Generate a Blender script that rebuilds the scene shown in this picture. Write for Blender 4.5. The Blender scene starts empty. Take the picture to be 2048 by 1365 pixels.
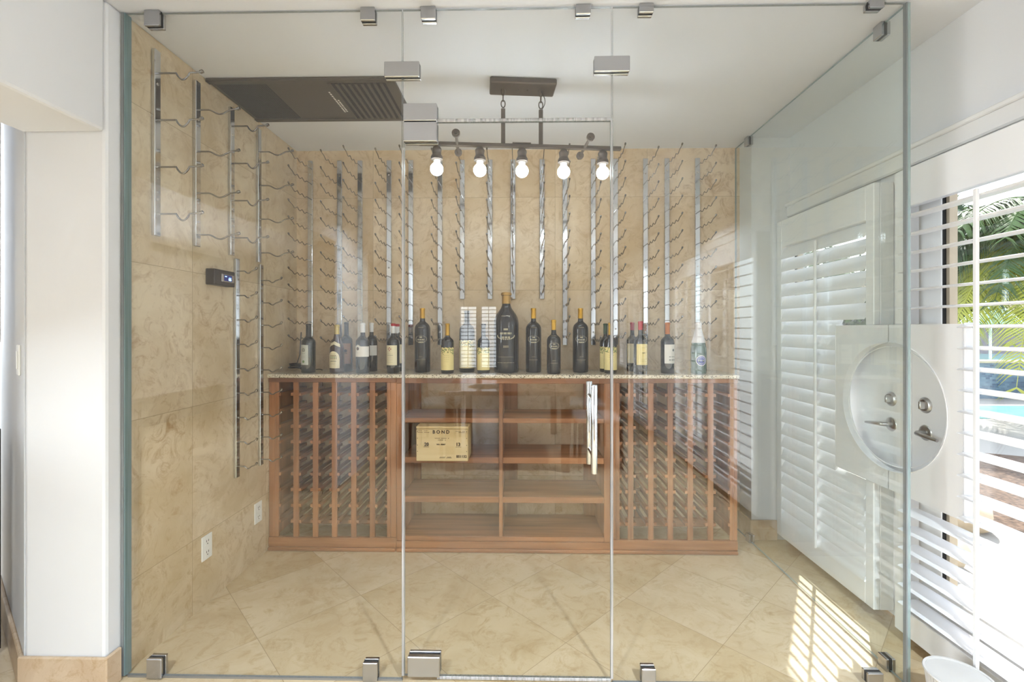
import bpy, math, random
from mathutils import Vector, Matrix
random.seed(7)
R = math.radians; PI = math.pi
sc = bpy.context.scene
C = sc.collection

# ------------------------------------------------------------------ camera
EYE = 1.316; F = 920.0; TH = math.atan(18/920.0)
cs, sn = math.cos(TH), math.sin(TH)
cd = bpy.data.cameras.new('camera'); cam = bpy.data.objects.new('camera', cd); C.objects.link(cam)
cam.location = (0, 0, EYE); cam.rotation_euler = (PI/2, 0, TH)
cd.sensor_width = 36; cd.lens = 36*F/2048; cd.shift_y = -22.5/2048; cd.clip_start = 0.02; cd.clip_end = 300
sc.camera = cam

# ------------------------------------------------------------------ light
sc.view_settings.view_transform = 'Standard'; sc.view_settings.look = 'None'
sc.view_settings.exposure = 0.76; sc.view_settings.gamma = 1.0; sc.view_settings.use_curve_mapping = False
sc.cycles.transparent_max_bounces = 32
sc.cycles.max_bounces = 12; sc.cycles.diffuse_bounces = 6; sc.cycles.glossy_bounces = 6
sc.cycles.caustics_reflective = False; sc.cycles.caustics_refractive = False
w = bpy.data.worlds.new('world'); sc.world = w; w.use_nodes = True
nt = w.node_tree; nt.nodes.clear()
wo = nt.nodes.new('ShaderNodeOutputWorld'); wb = nt.nodes.new('ShaderNodeBackground')
sky = nt.nodes.new('ShaderNodeTexSky'); sky.sky_type = 'NISHITA'; sky.sun_disc = False
sky.sun_elevation = R(43); sky.sun_rotation = R(35); sky.air_density = 1.0; sky.dust_density = 2.0
mixw = nt.nodes.new('ShaderNodeMixRGB'); mixw.inputs[0].default_value = 0.55
mixw.inputs[2].default_value = (5.5, 5.8, 6.2, 1)
nt.links.new(sky.outputs[0], mixw.inputs[1]); nt.links.new(mixw.outputs[0], wb.inputs[0]); nt.links.new(wb.outputs[0], wo.inputs[0])
wb.inputs[1].default_value = 0.33
def light(name, typ, loc, rot, energy, color=(1, 1, 1), **kw):
    d = bpy.data.lights.new(name, typ); d.energy = energy; d.color = color
    for k, v in kw.items(): setattr(d, k, v)
    o = bpy.data.objects.new(name, d); o.location = loc; o.rotation_euler = rot; C.objects.link(o); return o
sd = Vector((-0.55*0.731, -0.835*0.731, -0.682)).normalized()     # travel direction of the sunlight
so = light('sun', 'SUN', (6, 9, 8), (0, 0, 0), 6.5, (1, .96, .9), angle=R(.6))
so.rotation_euler = sd.to_track_quat('-Z', 'Y').to_euler()
# daylight at the openings behind the camera, then added fill lamps in the next room
COOL = (.79, .91, 1.0)
WIN = dict(shape='RECTANGLE')
light('patio_door_daylight', 'AREA', (1.87, -3.25, 1.1), (0, R(90), 0), 45, (.88, .95, 1), size=2.0, size_y=1.8, **WIN)
light('garden_door_daylight', 'AREA', (1.87, -.58, 1.1), (0, R(90), 0), 30, (.88, .95, 1), size=2.0, size_y=1.8, **WIN)
light('rear_window_daylight', 'AREA', (-.93, -6.78, 1.16), (R(90), 0, 0), 12, (.9, .96, 1), size=1.0, size_y=1.5, **WIN)
light('kitchen_fill_lamp', 'AREA', (-3.6, 1.3, 2.47), (0, 0, 0), 22, COOL, size=1.0, size_y=.6, **WIN)  # unseen lamp added as fill for the next room
light('far_left_fill_lamp', 'AREA', (-5.0, -.95, 1.4), (0, R(-90), 0), 125, (.9, .96, 1), size=1.9, size_y=2.5, **WIN)  # no known window here; fill lamp added to brighten the right wall through the arch

def ray(px, py=660):
    return (px-1024)/F, (660-py)/F
def Pxy(px, Y):                                # X on the plane Y
    t = (px-1024)/F; return Y*(t*cs-sn)/(cs+t*sn)
def Yof(px, X):                                # Y on the plane X
    t = (px-1024)/F; return X*(cs+t*sn)/(t*cs-sn)
def D(X, Y): return Y*cs-X*sn
def Z(py, X, Y): return EYE+(660-py)*D(X, Y)/F

# ------------------------------------------------------------------ materials
def newmat(name):
    m = bpy.data.materials.new(name); m.use_nodes = True
    n = m.node_tree.nodes; n.clear()
    o = n.new('ShaderNodeOutputMaterial'); b = n.new('ShaderNodeBsdfPrincipled')
    m.node_tree.links.new(b.outputs[0], o.inputs[0])
    return m, n, m.node_tree.links, b, o
def srgb(c):
    return tuple((v/255/12.92 if v/255 <= .04045 else ((v/255+.055)/1.055)**2.4) for v in c)+(1,)
def plain(name, c, rough=.5, metal=0, emis=0, spec=.5, var=.04, scale=6, bump=0, coat=0):
    m, n, l, b, o = newmat(name); col = srgb(c)
    b.inputs['Roughness'].default_value = rough; b.inputs['Metallic'].default_value = metal
    b.inputs['Specular IOR Level'].default_value = spec; b.inputs['Coat Weight'].default_value = coat
    tc = n.new('ShaderNodeTexCoord'); nz = n.new('ShaderNodeTexNoise'); nz.inputs['Scale'].default_value = scale
    nz.inputs['Detail'].default_value = 4
    l.new(tc.outputs['Object'], nz.inputs['Vector'])
    r = n.new('ShaderNodeValToRGB'); e = r.color_ramp.elements
    e[0].position = .3; e[1].position = .7
    e[0].color = tuple(v*(1-var) for v in col[:3])+(1,); e[1].color = tuple(min(1, v*(1+var)) for v in col[:3])+(1,)
    l.new(nz.outputs[0], r.inputs[0]); l.new(r.outputs[0], b.inputs['Base Color'])
    if bump:
        bp = n.new('ShaderNodeBump'); bp.inputs['Strength'].default_value = bump; bp.inputs['Distance'].default_value = .002
        l.new(nz.outputs[0], bp.inputs['Height']); l.new(bp.outputs[0], b.inputs['Normal'])
    if emis:
        b.inputs['Emission Color'].default_value = col; b.inputs['Emission Strength'].default_value = emis
    return m
def math_(n, l, op, a, b=None):
    x = n.new('ShaderNodeMath'); x.operation = op
    for i, v in enumerate((a, b)):
        if v is None: continue
        if isinstance(v, (int, float)): x.inputs[i].default_value = v
        else: l.new(v, x.inputs[i])
    return x.outputs[0]
def travertine(name, mode, size, off=(0, 0), c0=(198, 177, 143), c1=(218, 201, 173), c2=(170, 138, 98), rough=.3, grout=(150, 128, 96)):
    """stone tiles; mode 'xz' 'yz' on walls, 'diag' on the floor (world position)"""
    m, n, l, b, o = newmat(name)
    g = n.new('ShaderNodeNewGeometry'); s = n.new('ShaderNodeSeparateXYZ'); l.new(g.outputs['Position'], s.inputs[0])
    X, Y, Zc = s.outputs
    if mode == 'xz': u, v = X, Zc
    elif mode == 'yz': u, v = Y, Zc
    else:
        u = math_(n, l, 'ADD', X, Y); v = math_(n, l, 'SUBTRACT', Y, X)
    u = math_(n, l, 'DIVIDE', math_(n, l, 'SUBTRACT', u, off[0]), size[0])
    v = math_(n, l, 'DIVIDE', math_(n, l, 'SUBTRACT', v, off[1]), size[1])
    cb = n.new('ShaderNodeCombineXYZ')
    l.new(math_(n, l, 'FLOOR', u), cb.inputs[0]); l.new(math_(n, l, 'FLOOR', v), cb.inputs[1])
    wn = n.new('ShaderNodeTexWhiteNoise'); wn.noise_dimensions = '3D'; l.new(cb.outputs[0], wn.inputs['Vector'])
    # texture coordinate shifted per tile
    ad = n.new('ShaderNodeVectorMath'); ad.operation = 'MULTIPLY_ADD'
    l.new(wn.outputs['Color'], ad.inputs[0]); ad.inputs[1].default_value = (9, 9, 9); l.new(g.outputs['Position'], ad.inputs[2])
    n1 = n.new('ShaderNodeTexNoise'); n1.inputs['Scale'].default_value = 3.2; n1.inputs['Detail'].default_value = 9; n1.inputs['Roughness'].default_value = .62; n1.inputs['Distortion'].default_value = .8
    n2 = n.new('ShaderNodeTexNoise'); n2.inputs['Scale'].default_value = 9; n2.inputs['Detail'].default_value = 10; n2.inputs['Roughness'].default_value = .75; n2.inputs['Distortion'].default_value = 1.6
    n3 = n.new('ShaderNodeTexNoise'); n3.inputs['Scale'].default_value = 1.6; n3.inputs['Detail'].default_value = 3
    for q in (n1, n2, n3): l.new(ad.outputs[0], q.inputs['Vector'])
    r1 = n.new('ShaderNodeValToRGB'); e = r1.color_ramp.elements; e[0].position = .36; e[1].position = .62
    e[0].color = srgb(c0); e[1].color = srgb(c1); l.new(n1.outputs[0], r1.inputs[0])
    r2 = n.new('ShaderNodeValToRGB'); e = r2.color_ramp.elements; e[0].position = .50; e[1].position = .66
    e[0].color = (0, 0, 0, 1); e[1].color = (1, 1, 1, 1); l.new(n2.outputs[0], r2.inputs[0])
    veins = math_(n, l, 'MULTIPLY', r2.outputs[0], math_(n, l, 'MULTIPLY', n3.outputs[0], 1.3))
    mx = n.new('ShaderNodeMixRGB'); l.new(veins, mx.inputs[0]); l.new(r1.outputs[0], mx.inputs[1]); mx.inputs[2].default_value = srgb(c2)
    # fine vein line
    d = math_(n, l, 'ABSOLUTE', math_(n, l, 'SUBTRACT', n1.outputs[0], .5))
    ln = math_(n, l, 'LESS_THAN', d, .0045)
    ln = math_(n, l, 'MULTIPLY', ln, math_(n, l, 'MULTIPLY', n2.outputs[0], .38))
    mx2 = n.new('ShaderNodeMixRGB'); l.new(ln, mx2.inputs[0]); l.new(mx.outputs[0], mx2.inputs[1]); mx2.inputs[2].default_value = srgb(c2)
    hs = n.new('ShaderNodeHueSaturation'); l.new(mx2.outputs[0], hs.inputs['Color'])
    l.new(math_(n, l, 'ADD', math_(n, l, 'MULTIPLY', wn.outputs['Value'], .12), .95), hs.inputs['Value'])
    l.new(math_(n, l, 'ADD', math_(n, l, 'MULTIPLY', wn.outputs['Value'], -.16), 1.08), hs.inputs['Saturation'])
    # grout
    def edge(a, sz):
        f = math_(n, l, 'FRACT', a); f = math_(n, l, 'MINIMUM', f, math_(n, l, 'SUBTRACT', 1.0, f)); return math_(n, l, 'MULTIPLY', f, sz)
    ee = math_(n, l, 'MINIMUM', edge(u, size[0]), edge(v, size[1]))
    gm = math_(n, l, 'LESS_THAN', ee, .0012 if mode != 'diag' else .0015)
    mg = n.new('ShaderNodeMixRGB'); l.new(math_(n, l, 'MULTIPLY', gm, .7), mg.inputs[0]); l.new(hs.outputs[0], mg.inputs[1]); mg.inputs[2].default_value = srgb(grout)
    l.new(mg.outputs[0], b.inputs['Base Color'])
    b.inputs['Roughness'].default_value = rough; b.inputs['Specular IOR Level'].default_value = .4
    bp = n.new('ShaderNodeBump'); bp.inputs['Strength'].default_value = .08; bp.inputs['Distance'].default_value = .001
    l.new(n2.outputs[0], bp.inputs['Height']); l.new(bp.outputs[0], b.inputs['Normal'])
    return m
def wood(name, axis, c0, c1, c2, rough=.4, scale=1.0):
    m, n, l, b, o = newmat(name)
    tc = n.new('ShaderNodeNewGeometry'); mp = n.new('ShaderNodeMapping'); l.new(tc.outputs['Position'], mp.inputs[0])
    s = [22*scale]*3; s[axis] = 1.3*scale; mp.inputs['Scale'].default_value = s
    n1 = n.new('ShaderNodeTexNoise'); n1.inputs['Scale'].default_value = 1.0; n1.inputs['Detail'].default_value = 8; n1.inputs['Distortion'].default_value = .6
    l.new(mp.outputs[0], n1.inputs['Vector'])
    mp2 = n.new('ShaderNodeMapping'); l.new(tc.outputs['Position'], mp2.inputs[0]); s2 = [5]*3; s2[axis] = .9; mp2.inputs['Scale'].default_value = s2
    n2 = n.new('ShaderNodeTexNoise'); n2.inputs['Scale'].default_value = 1.2; l.new(mp2.outputs[0], n2.inputs['Vector'])
    r = n.new('ShaderNodeValToRGB'); e = r.color_ramp.elements; e[0].position = .3; e[1].position = .72
    e[0].color = srgb(c0); e[1].color = srgb(c2); k = e.new(.5); k.color = srgb(c1)
    mx = math_(n, l, 'ADD', math_(n, l, 'MULTIPLY', n1.outputs[0], .55), math_(n, l, 'MULTIPLY', n2.outputs[0], .45))
    l.new(mx, r.inputs[0]); l.new(r.outputs[0], b.inputs['Base Color']); b.inputs['Roughness'].default_value = rough
    return m
def glass(name, tint, refl=1.0):
    """clear architectural glass: clear transmission plus mirror reflection by angle"""
    m, n, l, b, o = newmat(name); n.remove(b)
    tr = n.new('ShaderNodeBsdfTransparent'); tr.inputs[0].default_value = tint+(1,)
    gl = n.new('ShaderNodeBsdfGlossy'); gl.inputs['Roughness'].default_value = 0.0; gl.inputs[0].default_value = (1, 1, 1, 1)
    lw = n.new('ShaderNodeLayerWeight'); lw.inputs[0].default_value = .5
    f5 = math_(n, l, 'POWER', lw.outputs['Facing'], 5.0)
    fr = math_(n, l, 'ADD', math_(n, l, 'MULTIPLY', f5, .9), .04*refl)
    mx = n.new('ShaderNodeMixShader'); l.new(fr, mx.inputs[0]); l.new(tr.outputs[0], mx.inputs[1]); l.new(gl.outputs[0], mx.inputs[2])
    l.new(mx.outputs[0], o.inputs[0]); return m
def glass_edge(name, c, tr=.35):
    m, n, l, b, o = newmat(name); b.inputs['Base Color'].default_value = srgb(c); b.inputs['Roughness'].default_value = .25
    t = n.new('ShaderNodeBsdfTransparent'); t.inputs[0].default_value = (.88, .93, .92, 1)
    nz = n.new('ShaderNodeTexNoise'); nz.inputs['Scale'].default_value = 30; g = n.new('ShaderNodeNewGeometry'); mp = n.new('ShaderNodeMapping'); mp.inputs['Scale'].default_value = (4, 4, .12); l.new(g.outputs['Position'], mp.inputs[0]); l.new(mp.outputs[0], nz.inputs['Vector'])
    mx = n.new('ShaderNodeMixShader'); l.new(math_(n, l, 'MULTIPLY', nz.outputs[0], tr*2), mx.inputs[0])
    l.new(b.outputs[0], mx.inputs[1]); l.new(t.outputs[0], mx.inputs[2]); l.new(mx.outputs[0], o.inputs[0]); return m
def speckle(name, base, spots, scale=180, rough=.2, amount=.55):
    m, n, l, b, o = newmat(name); g = n.new('ShaderNodeNewGeometry')
    v = n.new('ShaderNodeTexVoronoi'); v.inputs['Scale'].default_value = scale; l.new(g.outputs['Position'], v.inputs['Vector'])
    nz = n.new('ShaderNodeTexNoise'); nz.inputs['Scale'].default_value = 22; nz.inputs['Detail'].default_value = 5; l.new(g.outputs['Position'], nz.inputs['Vector'])
    sp = n.new('ShaderNodeSeparateColor'); l.new(v.outputs['Color'], sp.inputs[0])
    a = math_(n, l, 'ADD', sp.outputs[0], math_(n, l, 'MULTIPLY', nz.outputs[0], .6))
    r = n.new('ShaderNodeValToRGB'); r.color_ramp.interpolation = 'CONSTANT'; e = r.color_ramp.elements
    e[0].position = 0; e[0].color = srgb(base); e[1].position = amount+.25; e[1].color = srgb(spots[0])
    for i, c in enumerate(spots[1:]):
        k = e.new(min(.99, amount+.35+.1*i)); k.color = srgb(c)
    l.new(math_(n, l, 'MULTIPLY', a, .75), r.inputs[0]); l.new(r.outputs[0], b.inputs['Base Color']); b.inputs['Roughness'].default_value = rough
    return m

M = {}
M['paint'] = plain('white_paint', (222, 223, 226), .6, var=.01, scale=3)
M['ceil'] = plain('ceiling_paint', (222, 224, 230), .8, var=.01, scale=2)
M['trim'] = plain('white_trim_paint', (232, 231, 230), .35, var=.008, scale=4)
M['shut'] = plain('white_shutter_lacquer', (236, 236, 238), .3, var=.006, scale=4)
M['tile_l'] = travertine('travertine_wall_left', 'yz', (.61, .619), (2.085, .343))
M['tile_b'] = travertine('travertine_wall_back', 'xz', (.61, .619), (-.383, .343), c0=(200, 175, 140), c1=(216, 196, 166))
M['tile_f'] = travertine('travertine_floor', 'diag', (.655, .655), (2.125, 2.403), c0=(194, 172, 138), c1=(206, 187, 156), c2=(176, 150, 112), rough=.22, grout=(142, 120, 92))
M['tile_base'] = travertine('travertine_baseboard', 'xz', (.46, .5), (0, -.1), c0=(188, 164, 138), c1=(208, 188, 164), rough=.35)
WC = ((104, 66, 43), (152, 102, 67), (190, 133, 91))
M['wood_x'] = wood('redwood_grain_x', 0, *WC); M['wood_y'] = wood('redwood_grain_y', 1, *WC); M['wood_z'] = wood('redwood_grain_z', 2, *WC)
M['pine'] = wood('pine_crate', 0, (190, 162, 112), (208, 184, 138), (220, 200, 158), .5, .7)
M['ink'] = plain('printed_ink', (60, 42, 26), .7)
M['granite'] = speckle('speckled_granite', (226, 216, 196), ((176, 160, 132), (96, 86, 74), (60, 54, 50)), 230, .2, .55)
M['glass'] = glass('clear_glass', (.985, .99, .985)); M['glass_side'] = glass('green_tinted_glass', (.962, .985, .975))
M['glass_door'] = glass('window_glass', (.97, .98, .98))
M['gedge'] = glass_edge('glass_edge_green', (138, 142, 144), .22); M['gedge2'] = glass_edge('glass_edge_teal', (140, 162, 164), .3)
M['seal'] = glass_edge('clear_door_seal', (200, 196, 198), .5)
M['chrome'] = plain('polished_chrome', (214, 216, 220), .08, 1, var=.02)
M['rod'] = plain('brushed_steel_rod', (150, 147, 144), .25, 1, var=.03)
M['satin'] = plain('satin_nickel', (188, 186, 184), .3, 1, var=.03)
M['clampm'] = plain('brushed_chrome_clamp', (184, 185, 189), .24, 1, var=.02)
M['seal_grey'] = plain('grey_silicone', (128, 124, 118), .5)
M['gasket'] = plain('black_gasket', (34, 34, 36), .6)
M['bronze'] = plain('dark_bronze', (84, 74, 66), .45, .55, var=.1)
M['vent'] = plain('dark_brown_vent', (82, 75, 69), .5, .2, var=.05); M['ventd'] = plain('dark_vent_slot', (30, 29, 29), .7)
M['perf'] = plain('perforated_dark_metal', (58, 58, 60), .5, .3)
M['whiteprint'] = plain('white_print', (225, 222, 216), .6)
M['bulbw'] = plain('white_bulb_collar', (232, 228, 218), .4)
M['bulb'] = plain('glowing_bulb', (232, 243, 250), .4, emis=34)
M['black'] = plain('black_plastic', (30, 29, 30), .45); M['brownbox'] = plain('dark_brown_case', (52, 44, 40), .35)
M['lcd'] = plain('lcd_dark_blue', (26, 34, 92), .2, emis=.5); M['digit'] = plain('lcd_digit_glow', (140, 185, 255), .3, emis=2.2)
M['plate'] = plain('white_outlet_plastic', (238, 238, 234), .35, var=.01)
M['slot'] = plain('outlet_slot', (40, 40, 40), .6)
M['bglass'] = plain('dark_green_bottle_glass', (14, 20, 16), .05, spec=.7, coat=.3); M['bblack'] = plain('black_bottle_glass', (16, 15, 17), .05, spec=.7, coat=.3)
M['bbrown'] = plain('brown_bottle_glass', (50, 22, 14), .06, spec=.7, coat=.3); M['bmid'] = plain('champagne_green_glass', (52, 84, 62), .06, spec=.7, coat=.3)
M['etch'] = plain('etched_bottle_glass', (38, 36, 38), .12, spec=.6)
def col(name, c, r=.5, **k): M[name] = plain(name, c, r, **k)
col('gold_foil', (196, 150, 44), .3, metal=.5); col('pale_gold_foil', (190, 166, 84), .3, metal=.4); col('bronze_foil', (178, 140, 78), .3, metal=.5)
col('black_foil', (26, 25, 27), .4); col('white_foil', (226, 226, 228), .4); col('red_foil', (176, 28, 36), .35); col('crimson_foil', (150, 40, 60), .35)
col('green_foil', (40, 66, 40), .4); col('orange_foil', (186, 108, 48), .4); col('silver_foil', (214, 208, 206), .35)
col('cream_paper', (232, 222, 190), .7); col('white_paper', (232, 228, 222), .7); col('yellow_paper', (232, 214, 150), .7); col('grey_paper', (206, 208, 200), .7)
col('copper_paper', (150, 112, 90), .6); col('blue_paper', (66, 74, 150), .5); col('ink_dark', (56, 50, 50), .7); col('ink_red', (160, 62, 50), .7)
col('ink_green', (108, 138, 78), .7); col('ink_vine', (120, 104, 52), .7); col('ink_grey', (120, 124, 120), .7); col('ink_etch', (186, 178, 150), .6)
col('dark_stone', (34, 32, 33), .25, var=.5, scale=3); col('copper_trim', (150, 96, 60), .35, metal=.4)
col('concrete', (158, 155, 149), .9, var=.05, scale=1); col('mulch', (92, 74, 60), 1, var=.75, scale=38, bump=1)
col('sand_stone', (206, 188, 160), .9, var=.15); col('leaf', (72, 98, 42), .6, var=.3, scale=3); col('leaf_yellow', (160, 164, 56), .6, var=.25, scale=3)
col('leaf_dark', (52, 78, 36), .7, var=.35, scale=3); col('bark', (120, 98, 78), .9, var=.3); col('house_wall', (206, 200, 214), .9); col('house_tan', (190, 168, 150), .9)
col('water', (140, 205, 200), .08, var=.2, scale=2); col('bin', (56, 62, 66), .6); col('lime_cushion', (196, 214, 70), .7); col('awning', (178, 214, 196), .7)
col('tan_jamb', (196, 180, 156), .6); col('wicker', (192, 190, 188), .5); col('table_wood', (120, 82, 58), .12); col('rug', (150, 140, 128), .95)
col('placemat', (120, 96, 72), .8); col('chair_fabric', (150, 146, 140), .9)
def bricktile():
    m, n, l, b, o = newmat('blue_glass_mosaic'); g = n.new('ShaderNodeNewGeometry'); s = n.new('ShaderNodeSeparateXYZ'); l.new(g.outputs['Position'], s.inputs[0])
    c = n.new('ShaderNodeCombineXYZ'); l.new(s.outputs[0], c.inputs[0]); l.new(s.outputs[2], c.inputs[1])
    br = n.new('ShaderNodeTexBrick'); br.inputs['Scale'].default_value = 6; br.inputs['Color1'].default_value = srgb((70, 92, 118)); br.inputs['Color2'].default_value = srgb((116, 142, 158))
    br.inputs['Mortar'].default_value = srgb((100, 130, 165)); br.inputs['Mortar Size'].default_value = .01; l.new(c.outputs[0], br.inputs['Vector'])
    l.new(br.outputs[0], b.inputs['Base Color']); b.inputs['Roughness'].default_value = .3; return m
M['mosaic'] = bricktile()

# ------------------------------------------------------------------ mesh builder
class MB:
    def __init__(s): s.v = []; s.f = []; s.mi = []; s.sm = []; s.m = 0; s.smooth = False
    def add(s, vs, fs, smooth=None):
        k = len(s.v); s.v += [tuple(v) for v in vs]
        for f in fs: s.f.append([i+k for i in f]); s.mi.append(s.m); s.sm.append(s.smooth if smooth is None else smooth)
        return s
    def box(s, x0, x1, y0, y1, z0, z1):
        if x0 > x1: x0, x1 = x1, x0
        if y0 > y1: y0, y1 = y1, y0
        if z0 > z1: z0, z1 = z1, z0
        v = [(x, y, z) for x in (x0, x1) for y in (y0, y1) for z in (z0, z1)]
        return s.add(v, [(0, 1, 3, 2), (4, 6, 7, 5), (0, 4, 5, 1), (2, 3, 7, 6), (0, 2, 6, 4), (1, 5, 7, 3)], False)
    def bbox(s, x0, x1, y0, y1, z0, z1, b=.004):
        """box with chamfered edges"""
        cx, cy, cz = (x0+x1)/2, (y0+y1)/2, (z0+z1)/2; hx, hy, hz = abs(x1-x0)/2, abs(y1-y0)/2, abs(z1-z0)/2
        b = min(b, hx*.9, hy*.9, hz*.9); V = []; idx = {}
        for sx in (-1, 1):
            for sy in (-1, 1):
                for sz in (-1, 1):
                    for a in range(3):
                        p = [hx-b, hy-b, hz-b]; p[a] += b
                        idx[(sx, sy, sz, a)] = len(V); V.append((cx+sx*p[0], cy+sy*p[1], cz+sz*p[2]))
        Fs = []
        g = lambda sx, sy, sz, a: idx[(sx, sy, sz, a)]
        for q in (-1, 1):
            Fs.append([g(q, -1, -1, 0), g(q, 1, -1, 0), g(q, 1, 1, 0), g(q, -1, 1, 0)])
            Fs.append([g(-1, q, -1, 1), g(1, q, -1, 1), g(1, q, 1, 1), g(-1, q, 1, 1)])
            Fs.append([g(-1, -1, q, 2), g(1, -1, q, 2), g(1, 1, q, 2), g(-1, 1, q, 2)])
            for r in (-1, 1):
                Fs.append([g(q, r, -1, 0), g(q, r, 1, 0), g(q, r, 1, 1), g(q, r, -1, 1)])
                Fs.append([g(q, -1, r, 0), g(q, 1, r, 0), g(q, 1, r, 2), g(q, -1, r, 2)])
                Fs.append([g(-1, q, r, 1), g(1, q, r, 1), g(1, q, r, 2), g(-1, q, r, 2)])
                for t in (-1, 1): Fs.append([g(q, r, t, 0), g(q, r, t, 1), g(q, r, t, 2)])
        return s.add(V, Fs, False)
    def tube(s, pts, r, n=8, cap=True):
        pts = [Vector(p) for p in pts]; rr = r if isinstance(r, (list, tuple)) else [r]*len(pts)
        V = []; Fs = []; up = None
        for i, p in enumerate(pts):
            d = (pts[min(i+1, len(pts)-1)]-pts[max(i-1, 0)]).normalized()
            if up is None: up = Vector((0, 0, 1)) if abs(d.z) < .9 else Vector((1, 0, 0))
            a = d.cross(up).normalized(); b2 = a.cross(d).normalized(); up = b2
            for k in range(n):
                t = 2*PI*k/n; V.append(p+a*math.cos(t)*rr[i]+b2*math.sin(t)*rr[i])
        for i in range(len(pts)-1):
            for k in range(n): Fs.append((i*n+k, i*n+(k+1) % n, (i+1)*n+(k+1) % n, (i+1)*n+k))
        if cap: Fs.append(tuple(range(n))[::-1]); Fs.append(tuple(range((len(pts)-1)*n, len(pts)*n)))
        return s.add(V, Fs, True)
    def lathe(s, prof, c=(0, 0, 0), n=24, axis='z', a0=0, a1=2*PI):
        full = abs(a1-a0-2*PI) < 1e-6; m = n if full else n+1; V = []; Fs = []
        for r, z in prof:
            for k in range(m):
                t = a0+(a1-a0)*k/n; x, y = r*math.cos(t), r*math.sin(t)
                p = (x, y, z) if axis == 'z' else ((z, x, y) if axis == 'x' else (x, -z, y))
                V.append((p[0]+c[0], p[1]+c[1], p[2]+c[2]))
        for i in range(len(prof)-1):
            for k in range(n):
                a, b2 = k, (k+1) % m
                Fs.append((i*m+a, i*m+b2, (i+1)*m+b2, (i+1)*m+a))
        if full:
            if prof[0][0] > 1e-6: Fs.append(tuple(range(n))[::-1])
            if prof[-1][0] > 1e-6: Fs.append(tuple(range((len(prof)-1)*n, len(prof)*n)))
        return s.add(V, Fs, True)
    def prism(s, poly, axis, a, b):
        """polygon of 2-D points extruded along an axis"""
        def P(p, t): return {'x': (t, p[0], p[1]), 'y': (p[0], t, p[1]), 'z': (p[0], p[1], t)}[axis]
        n = len(poly); V = [P(p, a) for p in poly]+[P(p, b) for p in poly]
        return s.add(V, [tuple(range(n)), tuple(range(n, 2*n))[::-1]]+[(i, i+n, (i+1) % n+n, (i+1) % n) for i in range(n)], False)
    def xf(s, mat):
        s.v = [tuple(mat @ Vector(v)) for v in s.v]; return s
    def build(s, name, mats, parent=None, local=False, bevel=0):
        me = bpy.data.meshes.new(name)
        off = Vector((0, 0, 0))
        if parent is not None and not local:
            p = parent
            while p: off += p.location; p = p.parent
        me.from_pydata([tuple(Vector(v)-off) for v in s.v], [], s.f)
        if not isinstance(mats, (list, tuple)): mats = [mats]
        for m in mats: me.materials.append(M[m] if isinstance(m, str) else m)
        me.polygons.foreach_set('material_index', s.mi); me.polygons.foreach_set('use_smooth', s.sm)
        me.update()
        import bmesh
        bm = bmesh.new(); bm.from_mesh(me); bmesh.ops.recalc_face_normals(bm, faces=bm.faces); bm.to_mesh(me); bm.free()
        o = bpy.data.objects.new(name, me); C.objects.link(o)
        if parent is not None: o.parent = parent
        if bevel:
            md = o.modifiers.new('bevel', 'BEVEL'); md.width = bevel; md.segments = 2; md.limit_method = 'ANGLE'
        if any(s.sm):
            try: me.set_sharp_from_angle(angle=R(40))
            except Exception: pass
        return o
def tag(o, label, cat, group=None):
    o['label'] = label; o['category'] = cat
    if group: o['group'] = group
    return o
def thing(name, label, cat, loc=(0, 0, 0), rz=0, group=None):
    o = bpy.data.objects.new(name, None); o.location = loc; o.rotation_euler = (0, 0, rz); C.objects.link(o); o.empty_display_size = .1
    return tag(o, label, cat, group)
def struct(o): o['kind'] = 'structure'; return o
def dup(root, loc, rz=None, label=None, group=None):
    def cp(o, par):
        c = o.copy(); C.objects.link(c); c.parent = par
        for ch in [k for k in KIDS.get(o.name, [])]: cp(ch, c)
        return c
    KIDS = {}
    for o in C.objects:
        if o.parent: KIDS.setdefault(o.parent.name, []).append(o)
    r = cp(root, None); r.location = loc
    if rz is not None: r.rotation_euler = (0, 0, rz)
    if label: r['label'] = label
    if group: r['group'] = group
    return r
def text_mb(txt, size, place, depth=.0006, bold=0, align='CENTER'):
    """lettering as flat raised mesh; place maps (u, v, d) to a point"""
    cu = bpy.data.curves.new('t', 'FONT'); cu.body = txt; cu.size = size; cu.align_x = align; cu.align_y = 'CENTER'; cu.offset = bold; cu.resolution_u = 3
    o = bpy.data.objects.new('t', cu); C.objects.link(o)
    me = o.to_mesh(); mb = MB()
    vs = [place(v.co.x, v.co.y, depth) for v in me.vertices]
    mb.add(vs, [tuple(p.vertices) for p in me.polygons], False)
    o.to_mesh_clear(); bpy.data.objects.remove(o); bpy.data.curves.remove(cu)
    return mb

# ================================================================== SETTING
LX, BY, CZ = -1.51, 3.07, 2.52          # left wall, back wall, ceiling
RX = 1.685                              # right wall
GY = 1.712                              # glass front
PY = 1.647                              # near face of the pier
struct(MB().box(-5.2, 1.86, -6.8, 3.22, -.12, 0).build('floor', 'tile_f'))
struct(MB().box(-5.2, 1.845, -6.8, 3.22, CZ, CZ+.12).build('ceiling', 'ceil'))
struct(MB().box(-1.9, 1.845, BY, BY+.15, 0, CZ).build('wall_back', 'tile_b'))
w_ = MB().box(-1.817, LX-.004, PY, BY, 0, CZ).box(-1.817, LX-.004, -.3, PY, 2.036, CZ).box(-1.817, LX-.004, -1.1, -.3, 0, CZ)
w_.build('wall_left', 'paint', bevel=.012)['kind'] = 'structure'
struct(MB().box(LX-.004, LX+.0, GY+.004, BY, 0, CZ-.002).build('wall_left_tile', 'tile_l'))
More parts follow.
